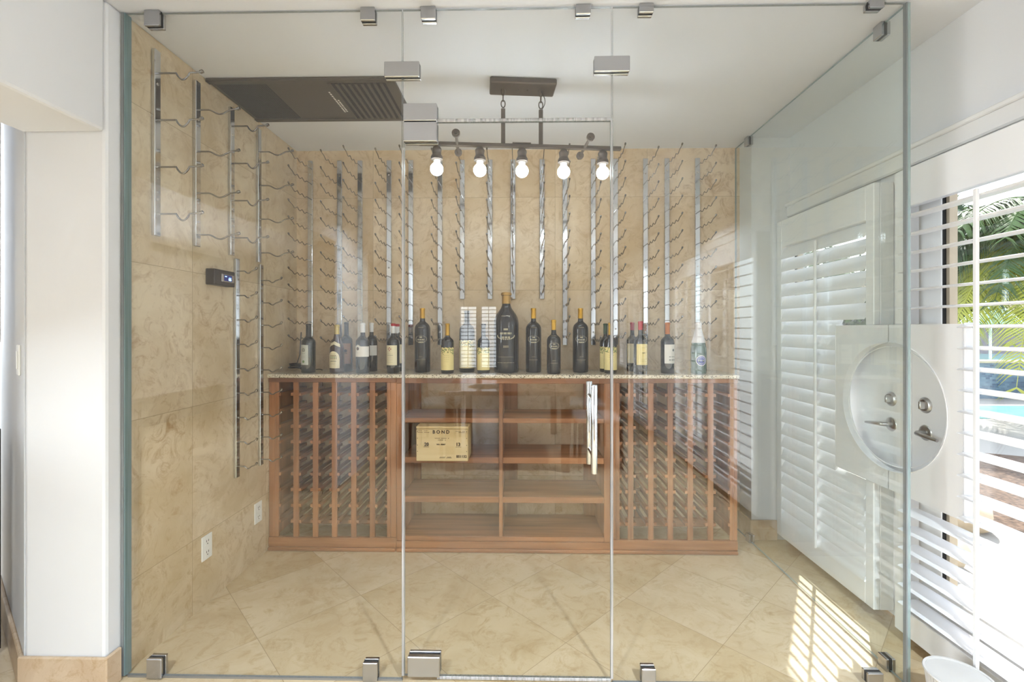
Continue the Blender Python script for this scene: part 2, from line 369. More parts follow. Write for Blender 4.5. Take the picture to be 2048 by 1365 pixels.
# angled wall of the next room
aw = MB().prism([(-1.817, PY+.0), (-3.1, PY+.976), (-3.1, PY+1.12), (-1.817, PY+.14)], 'z', 0, CZ)
struct(aw.build('wall_left_angled', 'paint'))
struct(MB().box(-5.2, -5.05, -6.8, -4.3, 0, CZ).box(-5.2, -5.05, .3, 3.3, 0, CZ).box(-5.2, -5.05, -4.3, -2.25, 0, CZ).box(-5.2, -5.05, -4.3, .3, 2.4, CZ).box(-5.2, -5.05, -4.3, .3, 0, .4).build('wall_far_left', 'paint'))
struct(MB().box(-2.86, -2.752, .85, 1.86, .0, 1.30).build('wall_kitchen_light_block', 'paint'))  # unseen panel added to keep the fill light off the pier
struct(MB().box(-5.05, -1.9, 3.0, 3.15, 0, CZ).build('wall_kitchen_back', 'paint'))
struct(MB().box(-5.05, -2.4, -6.7, -6.5, 0, CZ).box(.2, 2.0, -6.7, -6.5, 0, CZ).box(-2.4, .2, -6.7, -6.5, 1.82, CZ).box(-2.4, .2, -6.7, -6.5, 0, .5).box(-2.4, -1.32, -6.7, -6.5, .5, 1.82).box(-.97, -.86, -6.7, -6.5, .5, 1.82).box(-.54, .2, -6.7, -6.5, .5, 1.82).build('wall_rear', 'paint'))
rw = MB(); segs = [(-6.6, -4.15), (-2.35, -1.48), (.33, 1.16), (3.03, 3.069)]
for a, b in segs: rw.box(RX, RX+.16, a, b, 0, CZ)
for a, b in ((-4.15, -2.35), (-1.48, .33), (1.16, 3.03)): rw.box(RX, RX+.16, a, b, 2.035, CZ)
struct(rw.build('wall_right', 'paint'))
struct(MB().box(1.445, RX, 2.915, BY, 0, CZ).build('wall_pilaster', 'paint'))
# baseboards
b1 = MB().bbox(-1.83, LX+.006, PY-.014, PY, 0, .126, .004); b1.bbox(LX-.002, LX+.012, PY-.014, GY-.012, 0, .126, .004)
struct(b1.build('baseboard_left', 'tile_base'))
ang = math.atan2(.976, -1.283)
b2 = MB().bbox(0, 1.5, -.0, .014, 0, .126, .004); b2.xf(Matrix.Translation((-1.817, PY, 0)) @ Matrix.Rotation(ang, 4, 'Z'))
struct(b2.build('baseboard_angled', 'tile_base'))
struct(MB().bbox(1.431, 1.445, 2.90, BY, 0, .125, .003).bbox(1.431, 1.60, 2.901, 2.915, 0, .125, .003).build('baseboard_right', 'tile_base'))
# casing above / beside the doors
for k, (a, b) in enumerate(((-4.15, -2.35), (-1.48, .33), (1.16, 2.96))):
    t = MB(); t.bbox(RX-.02, RX, a-.07, b+.0, 2.02, 2.10, .006); t.bbox(RX-.032, RX-.018, a-.08, b+.0, 2.085, 2.105, .004)
    t.bbox(RX-.02, RX, a-.07, a+.0, 0, 2.03, .006)
    if k < 2: t.bbox(RX-.02, RX, b, b+.07, 0, 2.10, .006)
    struct(t.build('trim_%d' % (k+1), 'trim'))

# ------------------------------------------------------------------ French doors
def door_leaf(n, y0, y1, handle=None):
    t = bpy.data.objects.new('door_%d' % n, None); C.objects.link(t); t['kind'] = 'structure'; t.location = (1.72, (y0+y1)/2, 0)
    x0, x1 = 1.70, 1.745; s = .105
    sa, sb = (.15 if n % 2 else s), (s if n % 2 else .15)
    fr = MB(); fr.bbox(x0, x1, y0+.002, y0+sa, .012, 2.03, .003); fr.bbox(x0, x1, y1-sb, y1-.002, .012, 2.03, .003)
    fr.bbox(x0, x1, y0+sa, y1-sb, .012, .25, .003); fr.bbox(x0, x1, y0+sa, y1-sb, 1.90, 2.03, .003)
    fr.bbox(x0-.006, x0, y1-sb-.02, y1-sb, .25, 1.9, .002); fr.bbox(x0-.006, x0, y0+sa, y0+sa+.02, .25, 1.9, .002)
    fr.build('door_frame', 'trim', t)
    g = MB(); g.box(x0+.018, x0+.026, y0+sa, y1-sb, .25, 1.90); g.build('pane', 'glass_door', t)
    gk = MB()
    for ya in (y0+sa, y1-sb-.008): gk.box(x0+.010, x0+.034, ya, ya+.008, .25, 1.9)
    gk.build('gasket', 'gasket', t)
    jb = MB()
    for ya in (y0+sa+.008, y1-sb-.022): jb.box(x1-.02, x1+.012, ya, ya+.014, .25, 1.9)
    jb.build('outer_bead', 'tan_jamb', t)
    return t
d1 = door_leaf(1, 2.06, 3.025); d2 = door_leaf(2, 1.165, 2.058)
door_leaf(3, -.57, .325); door_leaf(4, -1.475, -.58); door_leaf(5, -3.24, -2.36); door_leaf(6, -4.14, -3.25)
struct(MB().bbox(1.688, 1.70, 2.035, 2.085, .012, 2.03, .003).build('door_astragal', 'trim'))
for k_, (a, b) in enumerate(((-1.32, -.97), (-.86, -.54))):
    m = MB()
    for i in range(16): m.bbox(a, b, -6.53, -6.50, .54+i*.08, .555+i*.08, .002)
    m.bbox((a+b)/2-.008, (a+b)/2+.008, -6.495, -6.48, .5, 1.82, .002)
    struct(m.build('window_%d' % (k_+1), 'shut'))
def lever(par, y, z, sgn, bolt=True):
    x = 1.70
    r = MB().lathe([(.0001, -.012), (.026, -.014), (.034, -.009), (.037, 0)], (x, y, z), 24, 'x'); r.build('rosette', 'satin', par)
    h = MB().tube([(x-.01, y, z), (x-.045, y, z), (x-.052, y+sgn*.008, z), (x-.055, y+sgn*.05, z-.004), (x-.05, y+sgn*.10, z-.010)], [.011, .009, .010, .009, .006], 10)
    h.build('door_lever', 'satin', par)
    if bolt:
        q = MB().lathe([(.0001, -.016), (.024, -.018), (.033, -.011), (.037, 0)], (x, y, z+.115), 24, 'x'); q.bbox(x-.036, x-.014, y-.006, y+.006, z+.098, z+.132, .003)
        q.build('deadbolt', 'satin', par)
lever(d2, 1.957, .885, -1); lever(d1, 2.135, .885, 1)

# ------------------------------------------------------------------ plantation shutters
def shutter(name, label, y0, y1, tilt, notch=None, rod=True, group=None, lw=.089):
    """y0..y1 outer range, louvers inside; notch=(yedge, side) carved round the handles"""
    t = thing(name, label, 'shutter', (1.62, (y0+y1)/2, .045), group=group)
    xa, xb = 1.597, 1.627; z0, z1 = .045, 1.985; st = .05; N0, N1 = .625, 1.338
    def rail(a, b, c, d, nm): MB().bbox(xa, 1.652 if (nm == 'rail' and tilt > .5) else xb, a, b, c, d, .003).build(nm, 'shut', t)
    rail(y0+st, y1-st, z0, .148, 'rail'); rail(y0+st, y1-st, 1.823, z1, 'rail')
    near = None if notch is None else notch[1]
    for side, (a, b) in ((-1, (y0, y0+st)), (1, (y1-st, y1))):
        if near == side:
            rail(a, b, z0, N0, 'stile'); rail(a, b, N1, z1, 'stile')
        else: rail(a, b, z0, z1, 'stile')
    fm = MB()
    fm.bbox(xb, 1.699, y0, y0+.018, z0, z1, .002) if near != -1 else None
    fm.bbox(xb, 1.699, y1-.018, y1, z0, z1, .002) if near != 1 else None
    if near:
        ya_, yb2 = (y0, y0+.018) if near == -1 else (y1-.018, y1)
        fm.bbox(xb, 1.6875, ya_, yb2, z0, N0, .002); fm.bbox(xb, 1.6875, ya_, yb2, N1, z1, .002)
    fm.bbox(xb, 1.699, y0+.018, y1-.018, z1-.018, z1, .002); fm.bbox(xb, 1.699, y0+.018, y1-.018, z0, z0+.018, .002)
    fm.build('mounting_frame', 'trim', t)
    n = 22; p = (1.823-.148)/n; first = .148+((1.823-.148)-n*p)/2+p/2
    xc = 1.612
    for k in range(n):
        z = first+k*p; a, b = y0+st+.002, y1-st-.002
        if notch and N0-.004 < z < N1+.004:
            if near == 1: b = notch[0]-.002
            else: a = notch[0]+.002
        c, s_ = math.cos(tilt), math.sin(tilt); L = MB(); poly = []
        for i in range(12):                                    # elliptical blade section
            q = 2*PI*i/12; u, v = lw/2*math.cos(q), .0055*math.sin(q)
            poly.append((xc+u*c-v*s_, z+u*s_+v*c))
        V = [(x, a, zz) for x, zz in poly]+[(x, b, zz) for x, zz in poly]
        L.add(V, [tuple(range(12)), tuple(range(12, 24))[::-1]]); L.add(V, [(i, i+12, (i+1) % 12+12, (i+1) % 12) for i in range(12)], True)
        L.build('louver', 'shut', t)
    if rod:
        yc = (y0+y1)/2; xr = xc-lw/2*math.cos(tilt)-.008
        MB().bbox(xr-.006, xr+.006, yc-.008, yc+.008, .14, 1.80, .003).build('tilt_rod', 'shut', t)
    if notch:
        ye, side = notch; cy = 2.026; cz = .985; rr = .28; yn = y1+.005 if side == 1 else y0-.005
        # board with a half circle cut-out
        pts = []; ya, yb = ye, (cy-.0015 if side == 1 else cy+.0015)
        pts += [(yb, N0), (ya, N0), (ya, N1), (yb, N1)]
        arc = []
        for i in range(25):
            q = PI/2+PI*i/24 if side == 1 else PI/2-PI*i/24
            arc.append((cy+rr*math.cos(q)+(-.0015 if side == 1 else .0015), cz+rr*math.sin(q)))
        poly = pts+arc
        bd = MB(); n_ = len(poly)
        # fan-safe: build as strips between arc and outer border
        outer = []
        for (u, v) in arc:
            dy, dz = u-yb, v-cz
            ss = min(abs((ya-yb)/dy) if abs(dy) > 1e-6 else 1e9, abs(((N1 if dz > 0 else N0)-cz)/dz) if abs(dz) > 1e-6 else 1e9)
            outer.append((yb+dy*ss, cz+dz*ss))
        # make sure that the corners are present
        V = []; Fs = []
        for xx in (xa-.004, xb):
            for a_, o_ in zip(arc, outer): V += [(xx, a_[0], a_[1]), (xx, o_[0], o_[1])]
        m_ = len(arc)
        for i in range(m_-1):
            Fs += [(2*i, 2*i+1, 2*i+3, 2*i+2), (2*m_+2*i, 2*m_+2*i+2, 2*m_+2*i+3, 2*m_+2*i+1), (2*i, 2*i+2, 2*m_+2*i+2, 2*m_+2*i), (2*i+1, 2*m_+2*i+1, 2*m_+2*i+3, 2*i+3)]
        bd.add(V, Fs, False)
        # square corners
        for zc, q in ((N1, 1), (N0, -1)):
            k1 = [o_ for o_ in outer if abs(o_[0]-ya) < 1e-6 and (o_[1]-cz)*q > 0]; k2 = [o_ for o_ in outer if abs(o_[1]-zc) < 1e-6]
            if k1 and k2:
                e1 = max(k1, key=lambda o: (o[1]-cz)*q); e2 = min(k2, key=lambda o: abs(o[0]-ya))
                bd.prism([e1, (ya, zc), e2], 'x', xa-.004, xb)
        bd.build('handle_surround', 'shut', t)
        rim = MB()
        for r_, xx in ((rr-.002, xa-.006), (rr-.022, xa+.010)):
            pp = [(xx, cy+(q_[0]-cy)*r_/rr, cz+(q_[1]-cz)*r_/rr) for q_ in arc]; rim.tube(pp, .0022, 6)
        rim.build('surround_molding', 'shut', t)
        rv = MB()                                             # side return boards of the cut-out
        yi = cy-rr-.01 if side == 1 else cy+rr+.01
        rv.bbox(xb, 1.643, ye if side == 1 else ye-.016, ye+.016 if side == 1 else ye, N0, N1, .003)
        rv.bbox(xb, 1.69, min(yi, yb), max(yi, yb), N1-.016, N1, .003); rv.bbox(xb, 1.69, min(yi, yb), max(yi, yb), N0, N0+.016, .003)
        rv.bbox(xa-.004, xb+.004, ye-(.008 if side == 1 else -.0), ye+(.008 if side == -1 else 0), N0-.004, N1+.004, .003)
        rv.bbox(1.690, 1.6985, min(yi, yb), max(yi+(.11 if side == -1 else 0), yb), N0, N1, .002)
        rv.build('surround_return', 'shut', t)
    return t
shutter('plantation_shutter', 'white shutter with half closed louvers seen through the glass side panel', 2.115, 2.905, R(63), (2.36, -1))
shutter('plantation_shutter', 'white shutter with flat open louvers nearest the camera, right of the glass corner', 1.215, 2.00, R(4), (1.69, 1))
# shutters on the doors behind the camera (seen only as reflections in the glass)
gs = 'shutters on the doors behind the camera'
s3 = shutter('plantation_shutter', 'white louvered shutter behind the camera, first along the right wall', -.52, .28, R(4), None, group=gs, lw=.022)
for yy, l_ in ((-1.02, 'second'), (-2.80, 'third'), (-3.70, 'last')):
    dup(s3, (1.62, yy, .045), 0, 'white louvered shutter behind the camera, %s along the right wall' % l_, group=gs)

# ------------------------------------------------------------------ glass enclosure
def pane(name, label, u0, u1, z0, z1, y0=GY, t=.010):
    o = thing(name, label, 'glass panel', ((u0+u1)/2, y0, z0))
    g = MB(); g.m = 1
    g.box(u0, u1, y0, y0+t, z0, z1); g.mi = [1, 1, 0, 0, 1, 1]
    g.build('pane', ['glass', 'gedge'], o); return o
XL, XR = LX+.002, 1.414
xa, xb = Pxy(804.5, GY), Pxy(1224.5, GY)          # joints either side of the door
ZT = CZ-.006
zd = Z(240, 0, GY)                                 # head of the door
gL = pane('glass_partition', 'tall fixed clear glass panel left of the glass door', XL, xa-.002, .008, ZT)
gT = pane('glass_partition', 'clear glass transom panel above the glass door', xa+.002, xb-.002, zd+.006, ZT)
gR = pane('glass_partition', 'tall fixed clear glass panel right of the glass door', xb+.002, XR, .008, ZT)
door = pane('glass_door', 'clear frameless glass door with long chrome pull handle', xa+.006, xb-.006, .022, zd-.006)
door['category'] = 'door'
gS = thing('glass_side_partition', 'long green tinted glass side wall beside the shutters', 'glass panel', (1.417, 2.3, .008))
g = MB(); g.box(XR, XR+.010, GY-.002, BY-.001, .008, ZT); g.mi = [0, 0, 1, 1, 1, 1]; g.build('pane', ['glass_side', 'gedge2'], gS)
# green silicone edge at the left wall and the bright corner edge
MB().box(XL-.001, XL+.009, GY-.006, GY+.030, .008, ZT).build('edge_seal', 'gedge', gL)
MB().box(XL+.009, XL+.013, GY-.004, GY+.024, .008, ZT).build('edge_seal', 'gedge2', gL)
MB().box(XR-.006, XR-.001, GY-.003, GY+.012, .008, ZT).build('edge_seal', 'gedge', gR)
# rubber seals
sl = MB(); sl.bbox(xa+.09, xb-.004, GY-.003, GY+.013, zd-.006, zd+.006, .002); sl.build('door_seal', 'seal', door)
sl = MB(); sl.bbox(xb-.006, xb+.003, GY-.005, GY+.014, .022, zd-.004, .002); sl.build('door_seal', 'seal', door)
sl = MB(); sl.bbox(xa-.001, xa+.008, GY-.005, GY+.014, .022, zd-.10, .002); sl.build('door_seal', 'seal', door)
sl = MB(); sl.bbox(xa+.13, xb-.004, GY-.002, GY+.012, .010, .022, .002); sl.build('door_seal', 'seal', door)
for par, (a, b) in ((gL, (XL+.02, xa)), (gR, (xb, XR))):
    MB().box(a, b, GY-.001, GY+.011, .0005, .0075).build('floor_seal', 'seal_grey', par)
# clamps and patch fittings
def fitting(par, px0, px1, py0, py1, nm='clamp', Y=GY-.012, front=True, mat='clampm'):
    x0, x1 = Pxy(px0, Y), Pxy(px1, Y); z1, z0 = Z(py0, (x0+x1)/2, Y), Z(py1, (x0+x1)/2, Y)
    z1 = min(z1, CZ-.0005); z0 = max(z0, .0005)
    m = MB(); m.bbox(x0, x1, Y, GY-.0005, z0, z1, .002); m.bbox(x0, x1, GY+.0105, GY+.024, z0, z1, .002)
    o = m.build(nm, mat, par)
    m = MB(); m.box(x0+.001, x1-.001, GY-.0005, GY+.0105, z0+.002, z1-.001); m.build('gasket', 'gasket', o)
for par, a, b, c, d in ((gL, 287, 318, 14, 50), (gL, 720, 749, 8, 40), (gT, 841, 871, 5, 37), (gT, 1152, 1182, -5, 27), (gR, 1279, 1308, -5, 24), (gR, 1740, 1770, -8, 14),
                        (gL, 292, 322, 1320, 1360), (gL, 725, 754, 1328, 1366), (gR, 1284, 1312, 1340, 1372), (gR, 1737, 1768, 1349, 1372)):
    fitting(par, a, b, c, d)
fitting(gL, 768, 838, 122, 153, 'joint_connector'); fitting(gR, 1189, 1260, 111, 142, 'joint_connector')
fitting(gT, 806, 873, 206, 241, 'hinge_patch', GY-.02); fitting(door, 806, 873, 243, 282, 'hinge', GY-.02); fitting(door, 815, 879, 1316, 1356, 'hinge', GY-.02)
def sclamp(y, z0, z1, w=.045, par=gS):
    m = MB(); m.bbox(XR-.012, XR-.0005, y-w/2, y+w/2, z0, z1, .002); m.bbox(XR+.0105, XR+.024, y-w/2, y+w/2, z0, z1, .002)
    o = m.build('clamp', 'clampm', par); MB().box(XR, XR+.01, y-w/2+.001, y+w/2-.001, z0+.001, z1-.001).build('gasket', 'gasket', o)
sclamp(1.84, CZ-.055, CZ-.001); sclamp(2.90, CZ-.055, CZ-.001); sclamp(1.815, .0005, .05); sclamp(2.88, .0005, .05)
# pull handle, two parallel bars either side of the glass
hx = Pxy(1188, GY-.05); hz0, hz1 = Z(947, hx, GY-.05), Z(770, hx, GY-.05)
for yy, nm in ((GY-.055, 'pull_bar'), (GY+.065, 'pull_bar')):
    MB().tube([(hx, yy, hz0), (hx, yy, hz0+.003), (hx, yy, hz1-.003), (hx, yy, hz1)], [.010, .0115, .0115, .010], 20).build(nm, 'chrome', door)
for zz in (hz0+.06, hz1-.05):
    MB().tube([(hx, GY-.055, zz), (hx, GY+.065, zz)], .008, 12).build('standoff', 'chrome', door)

# ------------------------------------------------------------------ counter and cabinets
CF = 2.72                                          # cabinet face
cx0, cx1 = Pxy(537, CF), Pxy(1475, CF)
cx0 = max(cx0, LX+.003)
ctop = tag(MB().bbox(cx0-.0, cx1+.004, CF-.022, BY-.002, 1.030, 1.052, .004).build('granite_countertop', 'granite'), 'speckled cream granite countertop lying over the wooden wine cabinets', 'countertop')
m1, m2 = Pxy(793, CF), Pxy(1221, CF)
yb0 = BY-.01
def zc(py, x): return Z(py, x, CF)
def carc(name, label, x0, x1):
    return thing(name, label, 'wine cabinet', ((x0+x1)/2, CF, 0))
def rack_unit(label, x0, x1, ups, halves):
    t = carc('wine_rack_cabinet', label, x0, x1)
    P_ = lambda a, b, c, d, e, f, nm, mt, bv=.002: MB().bbox(a, b, c, d, e, f, bv).build(nm, mt, t)
    P_(x0, x1, CF-.004, CF+.018, 1.003, 1.0285, 'top_rail', 'wood_x')
    P_(x0, x1, CF-.006, CF+.02, .022, .078, 'base_plinth', 'wood_x'); P_(x0, x1, CF-.020, CF+.02, 0.0005, .022, 'shoe_molding', 'wood_x', .006)
    P_(x0, x1, yb0-.02, yb0, .022, .078, 'back_plinth', 'wood_x'); P_(x0, x1, yb0-.02, yb0, 1.003, 1.0285, 'back_top_rail', 'wood_x')
    for a, b in halves: P_(a, b, CF+.001, yb0, .0785, 1.0025, 'side_panel', 'wood_z')
    inner0, inner1 = halves[0][1], halves[1][0]
    rows = [790, 822.7, 854.7, 886, 918, 950.7, 982, 1014, 1046]
    xs = []
    for px in ups:
        xc = Pxy(px, CF); xs.append(xc)
        P_(xc-.016, xc+.016, CF, CF+.016, .0785, 1.0025, 'front_upright', 'wood_z'); P_(xc-.016, xc+.016, yb0-.016, yb0, .0785, 1.0025, 'back_upright', 'wood_z')
    for q, (a) in enumerate((inner0, inner1)):
        s = 1 if q == 0 else -1
        P_(a, a+s*.022, CF, CF+.016, .0785, 1.0025, 'front_upright', 'wood_z')
    for r in rows:
        zz = Z(r, 0, CF+.01)
        for xc in xs:
            MB().box(xc-.031, xc-.0165, CF+.002, yb0-.002, zz-.009, zz+.009).box(xc+.0165, xc+.031, CF+.002, yb0-.002, zz-.009, zz+.009).box(xc-.0166, xc+.0166, CF+.0165, CF+.03, zz-.009, zz+.009).box(xc-.0166, xc+.0166, yb0-.03, yb0-.0165, zz-.009, zz+.009).build('bottle_rail', 'wood_y', t)
        for q, a in enumerate((inner0, inner1)):
            s = 1 if q == 0 else -1
            MB().box(a+s*.0005, a+s*.034, CF+.0165, yb0-.002, zz-.009, zz+.009).box(a+s*.0225, a+s*.034, CF+.002, CF+.0165, zz-.009, zz+.009).build('bottle_rail', 'wood_y', t)
    return t
rack_unit('dark wooden wine rack with empty bottle slots at the left wall', cx0, m1-.001, (591.5, 630.5, 668.5, 707, 744.5), ((cx0, Pxy(550, CF)), (Pxy(781, CF), m1-.001)))
rack_unit('dark wooden wine rack with empty bottle slots next to the glass side wall', m2+.001, cx1, (1261.5, 1302, 1341, 1381, 1421.5), ((m2+.001, Pxy(1232, CF)), (Pxy(1468, CF), cx1)))
t = carc('shelving_cabinet', 'open wooden shelving cabinet between the two wine racks', m1, m2)
P_ = lambda a, b, c, d, e, f, nm, mt, bv=.002: MB().bbox(a, b, c, d, e, f, bv).build(nm, mt, t)
s0, s1 = m1+.0005, m2-.0005
P_(s0, s1, CF-.004, CF+.018, .998, 1.0285, 'top_rail', 'wood_x')
P_(s0, s1, CF-.006, CF+.02, .022, .062, 'base_plinth', 'wood_x'); P_(s0, s1, CF-.020, CF+.02, .0005, .022, 'shoe_molding', 'wood_x', .006)
iL, iR = Pxy(803, CF), Pxy(1208, CF); dx0, dx1 = Pxy(998, CF), Pxy(1005.5, CF)
P_(s0, iL, CF, yb0, .0625, .9975, 'side_panel', 'wood_z'); P_(iR, s1, CF, yb0, .0625, .9975, 'side_panel', 'wood_z')
P_(dx0, dx1, CF, yb0-.02, .0905, .9975, 'divider', 'wood_z')
P_(iL, iR, CF+.001, yb0, .0625, .090, 'bottom_shelf', 'wood_x')
SH = []
for a, b in ((837.5, 847), (916, 928), (995, 1007)):
    zt_, zb_ = zc(a, 0), zc(b, 0); SH.append(zt_)
    P_(iL+.0005, dx0-.0005, CF+.002, yb0-.021, zb_, zt_, 'shelf', 'wood_x'); P_(dx1+.0005, iR-.0005, CF+.002, yb0-.021, zb_, zt_, 'shelf', 'wood_x')
for a, b in ((iL, iL+.045), (dx1-.02, dx1+.085), (iR-.075, iR)):
    P_(a, b, yb0-.02, yb0, .0905, .9975, 'back_stile', 'wood_z')

# wine crate
ky0 = 2.635; kx0, kx1 = Pxy(832.5, ky0), Pxy(936, ky0); kz0 = SH[1]+.0006; kz1 = Z(853.5, -.4, ky0)
kr = thing('wine_crate', 'pale pine wine crate lettered BOND 20 13 on the left shelf', 'crate', ((kx0+kx1)/2, ky0+.1, kz0))
MB().bbox(kx0, kx1, ky0, ky0+.17, kz0, kz1-.016, .003).build('crate_body', 'pine', kr)
MB().bbox(kx0-.001, kx1+.001, ky0-.001, ky0+.17, kz1-.0145, kz1, .003).build('crate_lid', 'pine', kr)
kcx = (kx0+kx1)/2
pl = lambda ox, oz: (lambda u, v, d: (ox+u, ky0-.0012, oz+v))
W_ = kx1-kx0
def pos(fx, fy): return kx0+W_*fx, Z(851+73*fy, -.4, ky0)
def ktext(s, fx, fy, size, bold=.0006):
    ox, oz = pos(fx, fy); text_mb(s, size, pl(ox, oz), bold=bold).build('lettering', 'ink', kr)
ktext('B O N D', .48, .19, .026, .0012); ktext('20', .20, .53, .026, .0012); ktext('13', .81, .53, .026, .0012); ktext('NO. 32067', .48, .53, .011)
ktext('BS1132', .875, .86, .020, .0008)
for fx, fy, wd in ((.12, .155, .20), (.155, .2, .25), (.855, .165, .18), (.88, .2, .12), (.5, .36, .28), (.5, .41, .16), (.20, .60, .11), (.82, .60, .11), (.57, .875, .22), (.57, .9, .24)):
    ox, oz = pos(fx, fy); mb = MB(); n_ = int(wd*40)
    for i in range(n_):
        if i % 5 == 4: continue
        mb.box(ox-W_*wd/2+W_*wd*i/n_, ox-W_*wd/2+W_*wd*(i+.7)/n_, ky0-.0012, ky0-.0004, oz-.0012, oz+.0012)
    mb.build('lettering', 'ink', kr)
gm = MB()                                          # nail heads
for fx in (.025, .975):
    for fy in (.18, .36, .55, .72):
        ox, oz = pos(fx, fy); gm.lathe([(.0001, .0015), (.0022, .0012), (.0022, 0)], (ox, ky0, oz), 8, 'y')
gm.build('nail_heads', 'gasket', kr)

# ------------------------------------------------------------------ bottles
def cyl_label(r, z0, z1, a0, a1, top=None, n=20):
    """curved paper on a cylinder facing -Y; angles measured from -Y, degrees; top(f) adds height"""
    V = []; Fs = []
    for i in range(n+1):
        f = i/n; a = R(a0+(a1-a0)*f); x, y = r*math.sin(a), -r*math.cos(a); zt = z1+(top(f) if top else 0)
        V += [(x, y, z0), (x, y, zt)]
    for i in range(n): Fs.append((2*i, 2*i+2, 2*i+3, 2*i+1))
    m = MB(); m.add(V, Fs, True); return m
def on_cyl(r, ang, z):
    def f(u, v, d):
        a = R(ang)+u/r; return ((r+d)*math.sin(a), -(r+d)*math.cos(a), z+v)
    return f
def dashes(r, z, width, ang=0, h=.0016, n=10, gap=4):
    m = MB()
    for i in range(n):
        if gap and i % gap == gap-1: continue
        f = on_cyl(r, ang, z); a = -width/2+width*i/n; b = a+width/n*.75
        m.add([f(a, -h/2, 0), f(b, -h/2, 0), f(b, h/2, 0), f(a, h/2, 0)], [(0, 1, 2, 3)], False)
    return m
def disc(r, ang, z, R1, R0=0, n=20):
    m = MB(); f = on_cyl(r, ang, z); V = []; Fs = []
    for i in range(n): q = 2*PI*i/n; V += [f(R0*math.cos(q), R0*math.sin(q), 0), f(R1*math.cos(q), R1*math.sin(q), 0)]
    for i in range(n): j = (i+1) % n; Fs.append((2*i, 2*i+1, 2*j+1, 2*j))
    m.add(V, Fs, True); return m
BPROF = {'bordeaux': [(.0, .004), (.34, 0), (.47, .004), (.5, .02), (.5, .60), (.49, .635), (.45, .665), (.36, .695), (.24, .72), (.185, .745), (.17, .78), (.165, .96), (.19, .965), (.19, .985), (.165, .99), (.16, 1.0), (0, 1.0)],
         'burgundy': [(0, .004), (.34, 0), (.48, .006), (.5, .025), (.5, .42), (.485, .50), (.44, .57), (.34, .65), (.24, .72), (.19, .78), (.165, .84), (.16, .95), (.185, .955), (.185, .975), (.16, .985), (.15, 1.0), (0, 1.0)],
         'champagne': [(0, .004), (.34, 0), (.48, .006), (.5, .03), (.5, .42), (.475, .52), (.40, .63), (.28, .76), (.2, .86), (.18, .93), (.2, .94), (.2, .965), (.18, .97), (.17, 1.0), (0, 1.0)],
         'magnum': [(0, .004), (.34, 0), (.47, .004), (.5, .02), (.5, .66), (.485, .70), (.43, .735), (.32, .765), (.21, .785), (.165, .805), (.16, .84), (.155, .97), (.17, .975), (.17, .99), (.15, 1.0), (0, 1.0)],
         'imperial': [(0, .004), (.36, 0), (.48, .004), (.5, .02), (.5, .60), (.49, .64), (.46, .68), (.40, .72), (.30, .765), (.22, .80), (.18, .83), (.17, .86), (.17, .955), (.205, .96), (.215, .975), (.2, .992), (.15, 1.0), (0, 1.0)]}
CT = 1.0524
